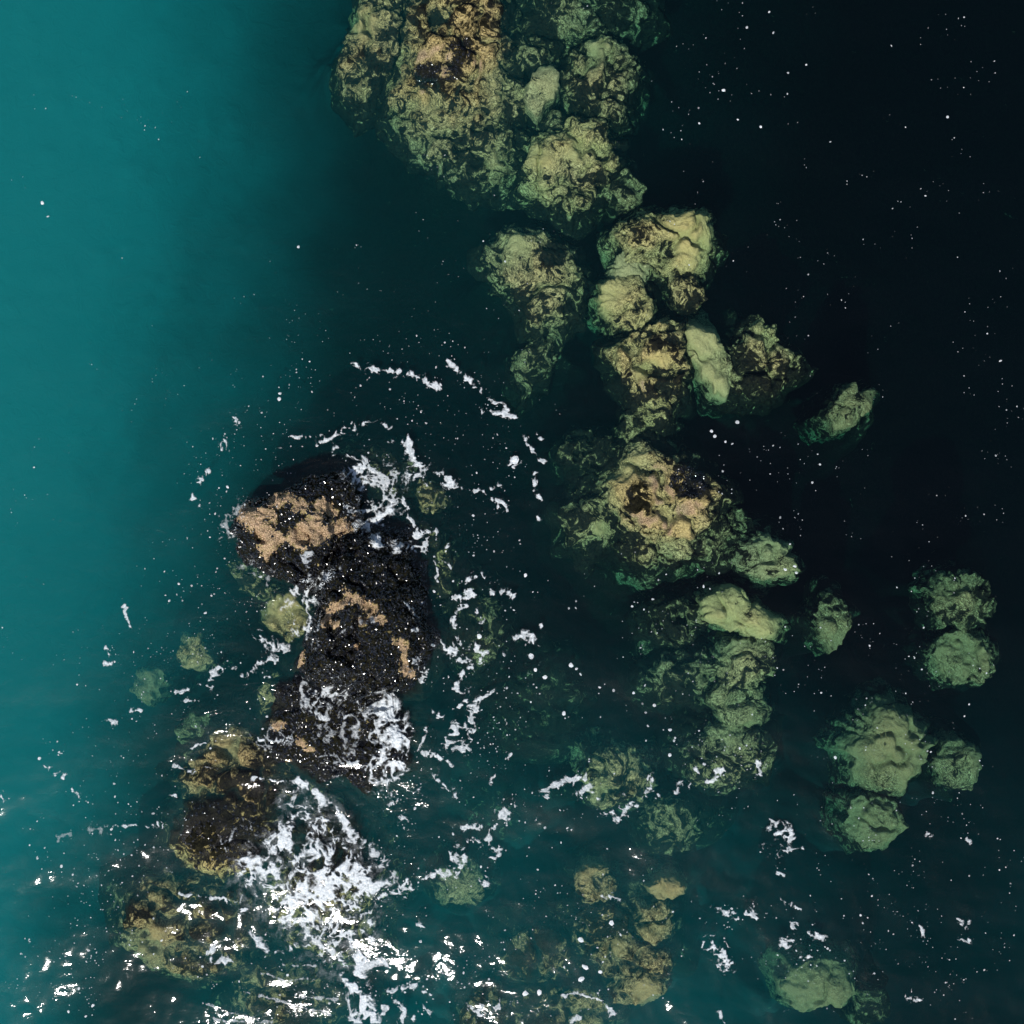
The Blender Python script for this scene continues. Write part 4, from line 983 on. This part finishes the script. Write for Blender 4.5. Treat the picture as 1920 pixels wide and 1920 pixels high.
for cx, cy, rx, ry, n, mr in FLECKS:
    # flecks gather in loose strings
    k = 0
    while k < n:
        g = r_.integers(1, 7)
        bx, by = cx + rx * r_.normal(0, 0.5), cy + ry * r_.normal(0, 0.5)
        a = r_.uniform(0, 6.28)
        for _ in range(g):
            fx.append(bx + r_.normal(0, 9)); fy.append(by + r_.normal(0, 9))
            bx += 11 * math.cos(a); by += 11 * math.sin(a); a += r_.normal(0, 0.5)
            fr.append(min(6.0, mr * math.exp(r_.normal(0, 0.5)) * 0.52))
        k += g
# the bigger single flecks that can be told apart
for u, v, r in [(430, 500, 5), (455, 578, 4), (508, 620, 4.5), (650, 552, 5), (682, 572, 3), (705, 603, 3), (810, 675, 4), (888, 692, 4), (998, 705, 3.5), (1060, 663, 3.5), (1112, 773, 5), (1048, 765, 3.5), (1065, 815, 4), (1078, 890, 3.5), (1200, 910, 6), (1222, 970, 4), (1200, 1050, 5), (1105, 187, 4), (990, 227, 3.5), (400, 55, 4), (1388, 1100, 5), (1585, 1013, 4)]:
    fx.append(850 + u / 2.954); fy.append(1060 + v / 2.954); fr.append(r)
for u, v, r in [(458, 440, 5), (860, 316, 3.4), (680, 60, 3.4), (572, 135, 3.2), (638, 618, 4), (340, 600, 3), (527, 583, 3), (1548, 570, 3.6), (976, 692, 2.8), (1804, 1756, 5), (1440, 953, 2.8), (700, 160, 3), (772, 355, 2.8), (1276, 222, 2.8)]:
    fx.append(1180 + u / 2.595); fy.append(0 + v / 2.595); fr.append(r)
for x, y, r in [(1334, 808, 5), (1340, 818, 6), (1360, 828, 3), (1373, 832, 3), (1382, 792, 5), (1472, 1068, 5), (1490, 1062, 5), (1493, 1074, 4), (1147, 1731, 8), (1089, 1761, 6), (1096, 1811, 7), (1125, 1820, 7), (1090, 1834, 7), (985, 1861, 6), (1011, 1860, 6), (80, 381, 4), (90, 406, 3), (560, 463, 3), (965, 862, 9)]:
    fx.append(x); fy.append(y); fr.append(r)
fx, fy, fr = np.array(fx), np.array(fy), np.array(fr)
fr = np.where((fx > 1100) & (fr > 1.8), 1.8 + 0.5 * (fr - 1.8), fr)
n = len(fx); S = 7
ang = np.linspace(0, 2 * math.pi, S, endpoint=False)[None, :] + r_.uniform(0, 6, (n, 1))
el = r_.uniform(0.55, 1.0, (n, 1)); ro = r_.uniform(0, 3.14, (n, 1))
rad = fr[:, None] / 100 * r_.uniform(0.75, 1.2, (n, S))
ex, ey = rad * np.cos(ang), rad * np.sin(ang) * el
X = (fx[:, None] - 960) / 100 + ex * np.cos(ro) - ey * np.sin(ro)
Y = (960 - fy[:, None]) / 100 + ex * np.sin(ro) + ey * np.cos(ro)
zc = wave_z((fx - 960) / 100, (960 - fy) / 100)
iy = np.clip(fy.astype(int), 0, H - 1); ix = np.clip(fx.astype(int), 0, H - 1)
zc = np.maximum(zc + 0.012, np.where(TOPZ[iy, ix] > -0.1, TOPZ[iy, ix] + 0.03, -9))
V = np.zeros((n, S + 1, 3))
V[:, :S, 0] = X; V[:, :S, 1] = Y; V[:, :S, 2] = zc[:, None]
V[:, S, 0] = (fx - 960) / 100; V[:, S, 1] = (960 - fy) / 100; V[:, S, 2] = zc + fr / 100 * 0.5
j = np.arange(S)
F = np.stack([j, (j + 1) % S, np.full(S, S)], -1)[None] + (np.arange(n) * (S + 1))[:, None, None]
den = np.repeat(np.clip(0.40 + 0.13 * fr + r_.normal(0, 0.1, n), 0.35, 1.0), S + 1)
fl = make_mesh("foam_flecks", V.reshape(-1, 3), F.reshape(-1, 3), M_FOAM, attrs={"foam_amount": den})
tag(fl, "countless small white foam flecks scattered over the water", "foam", kind="stuff")
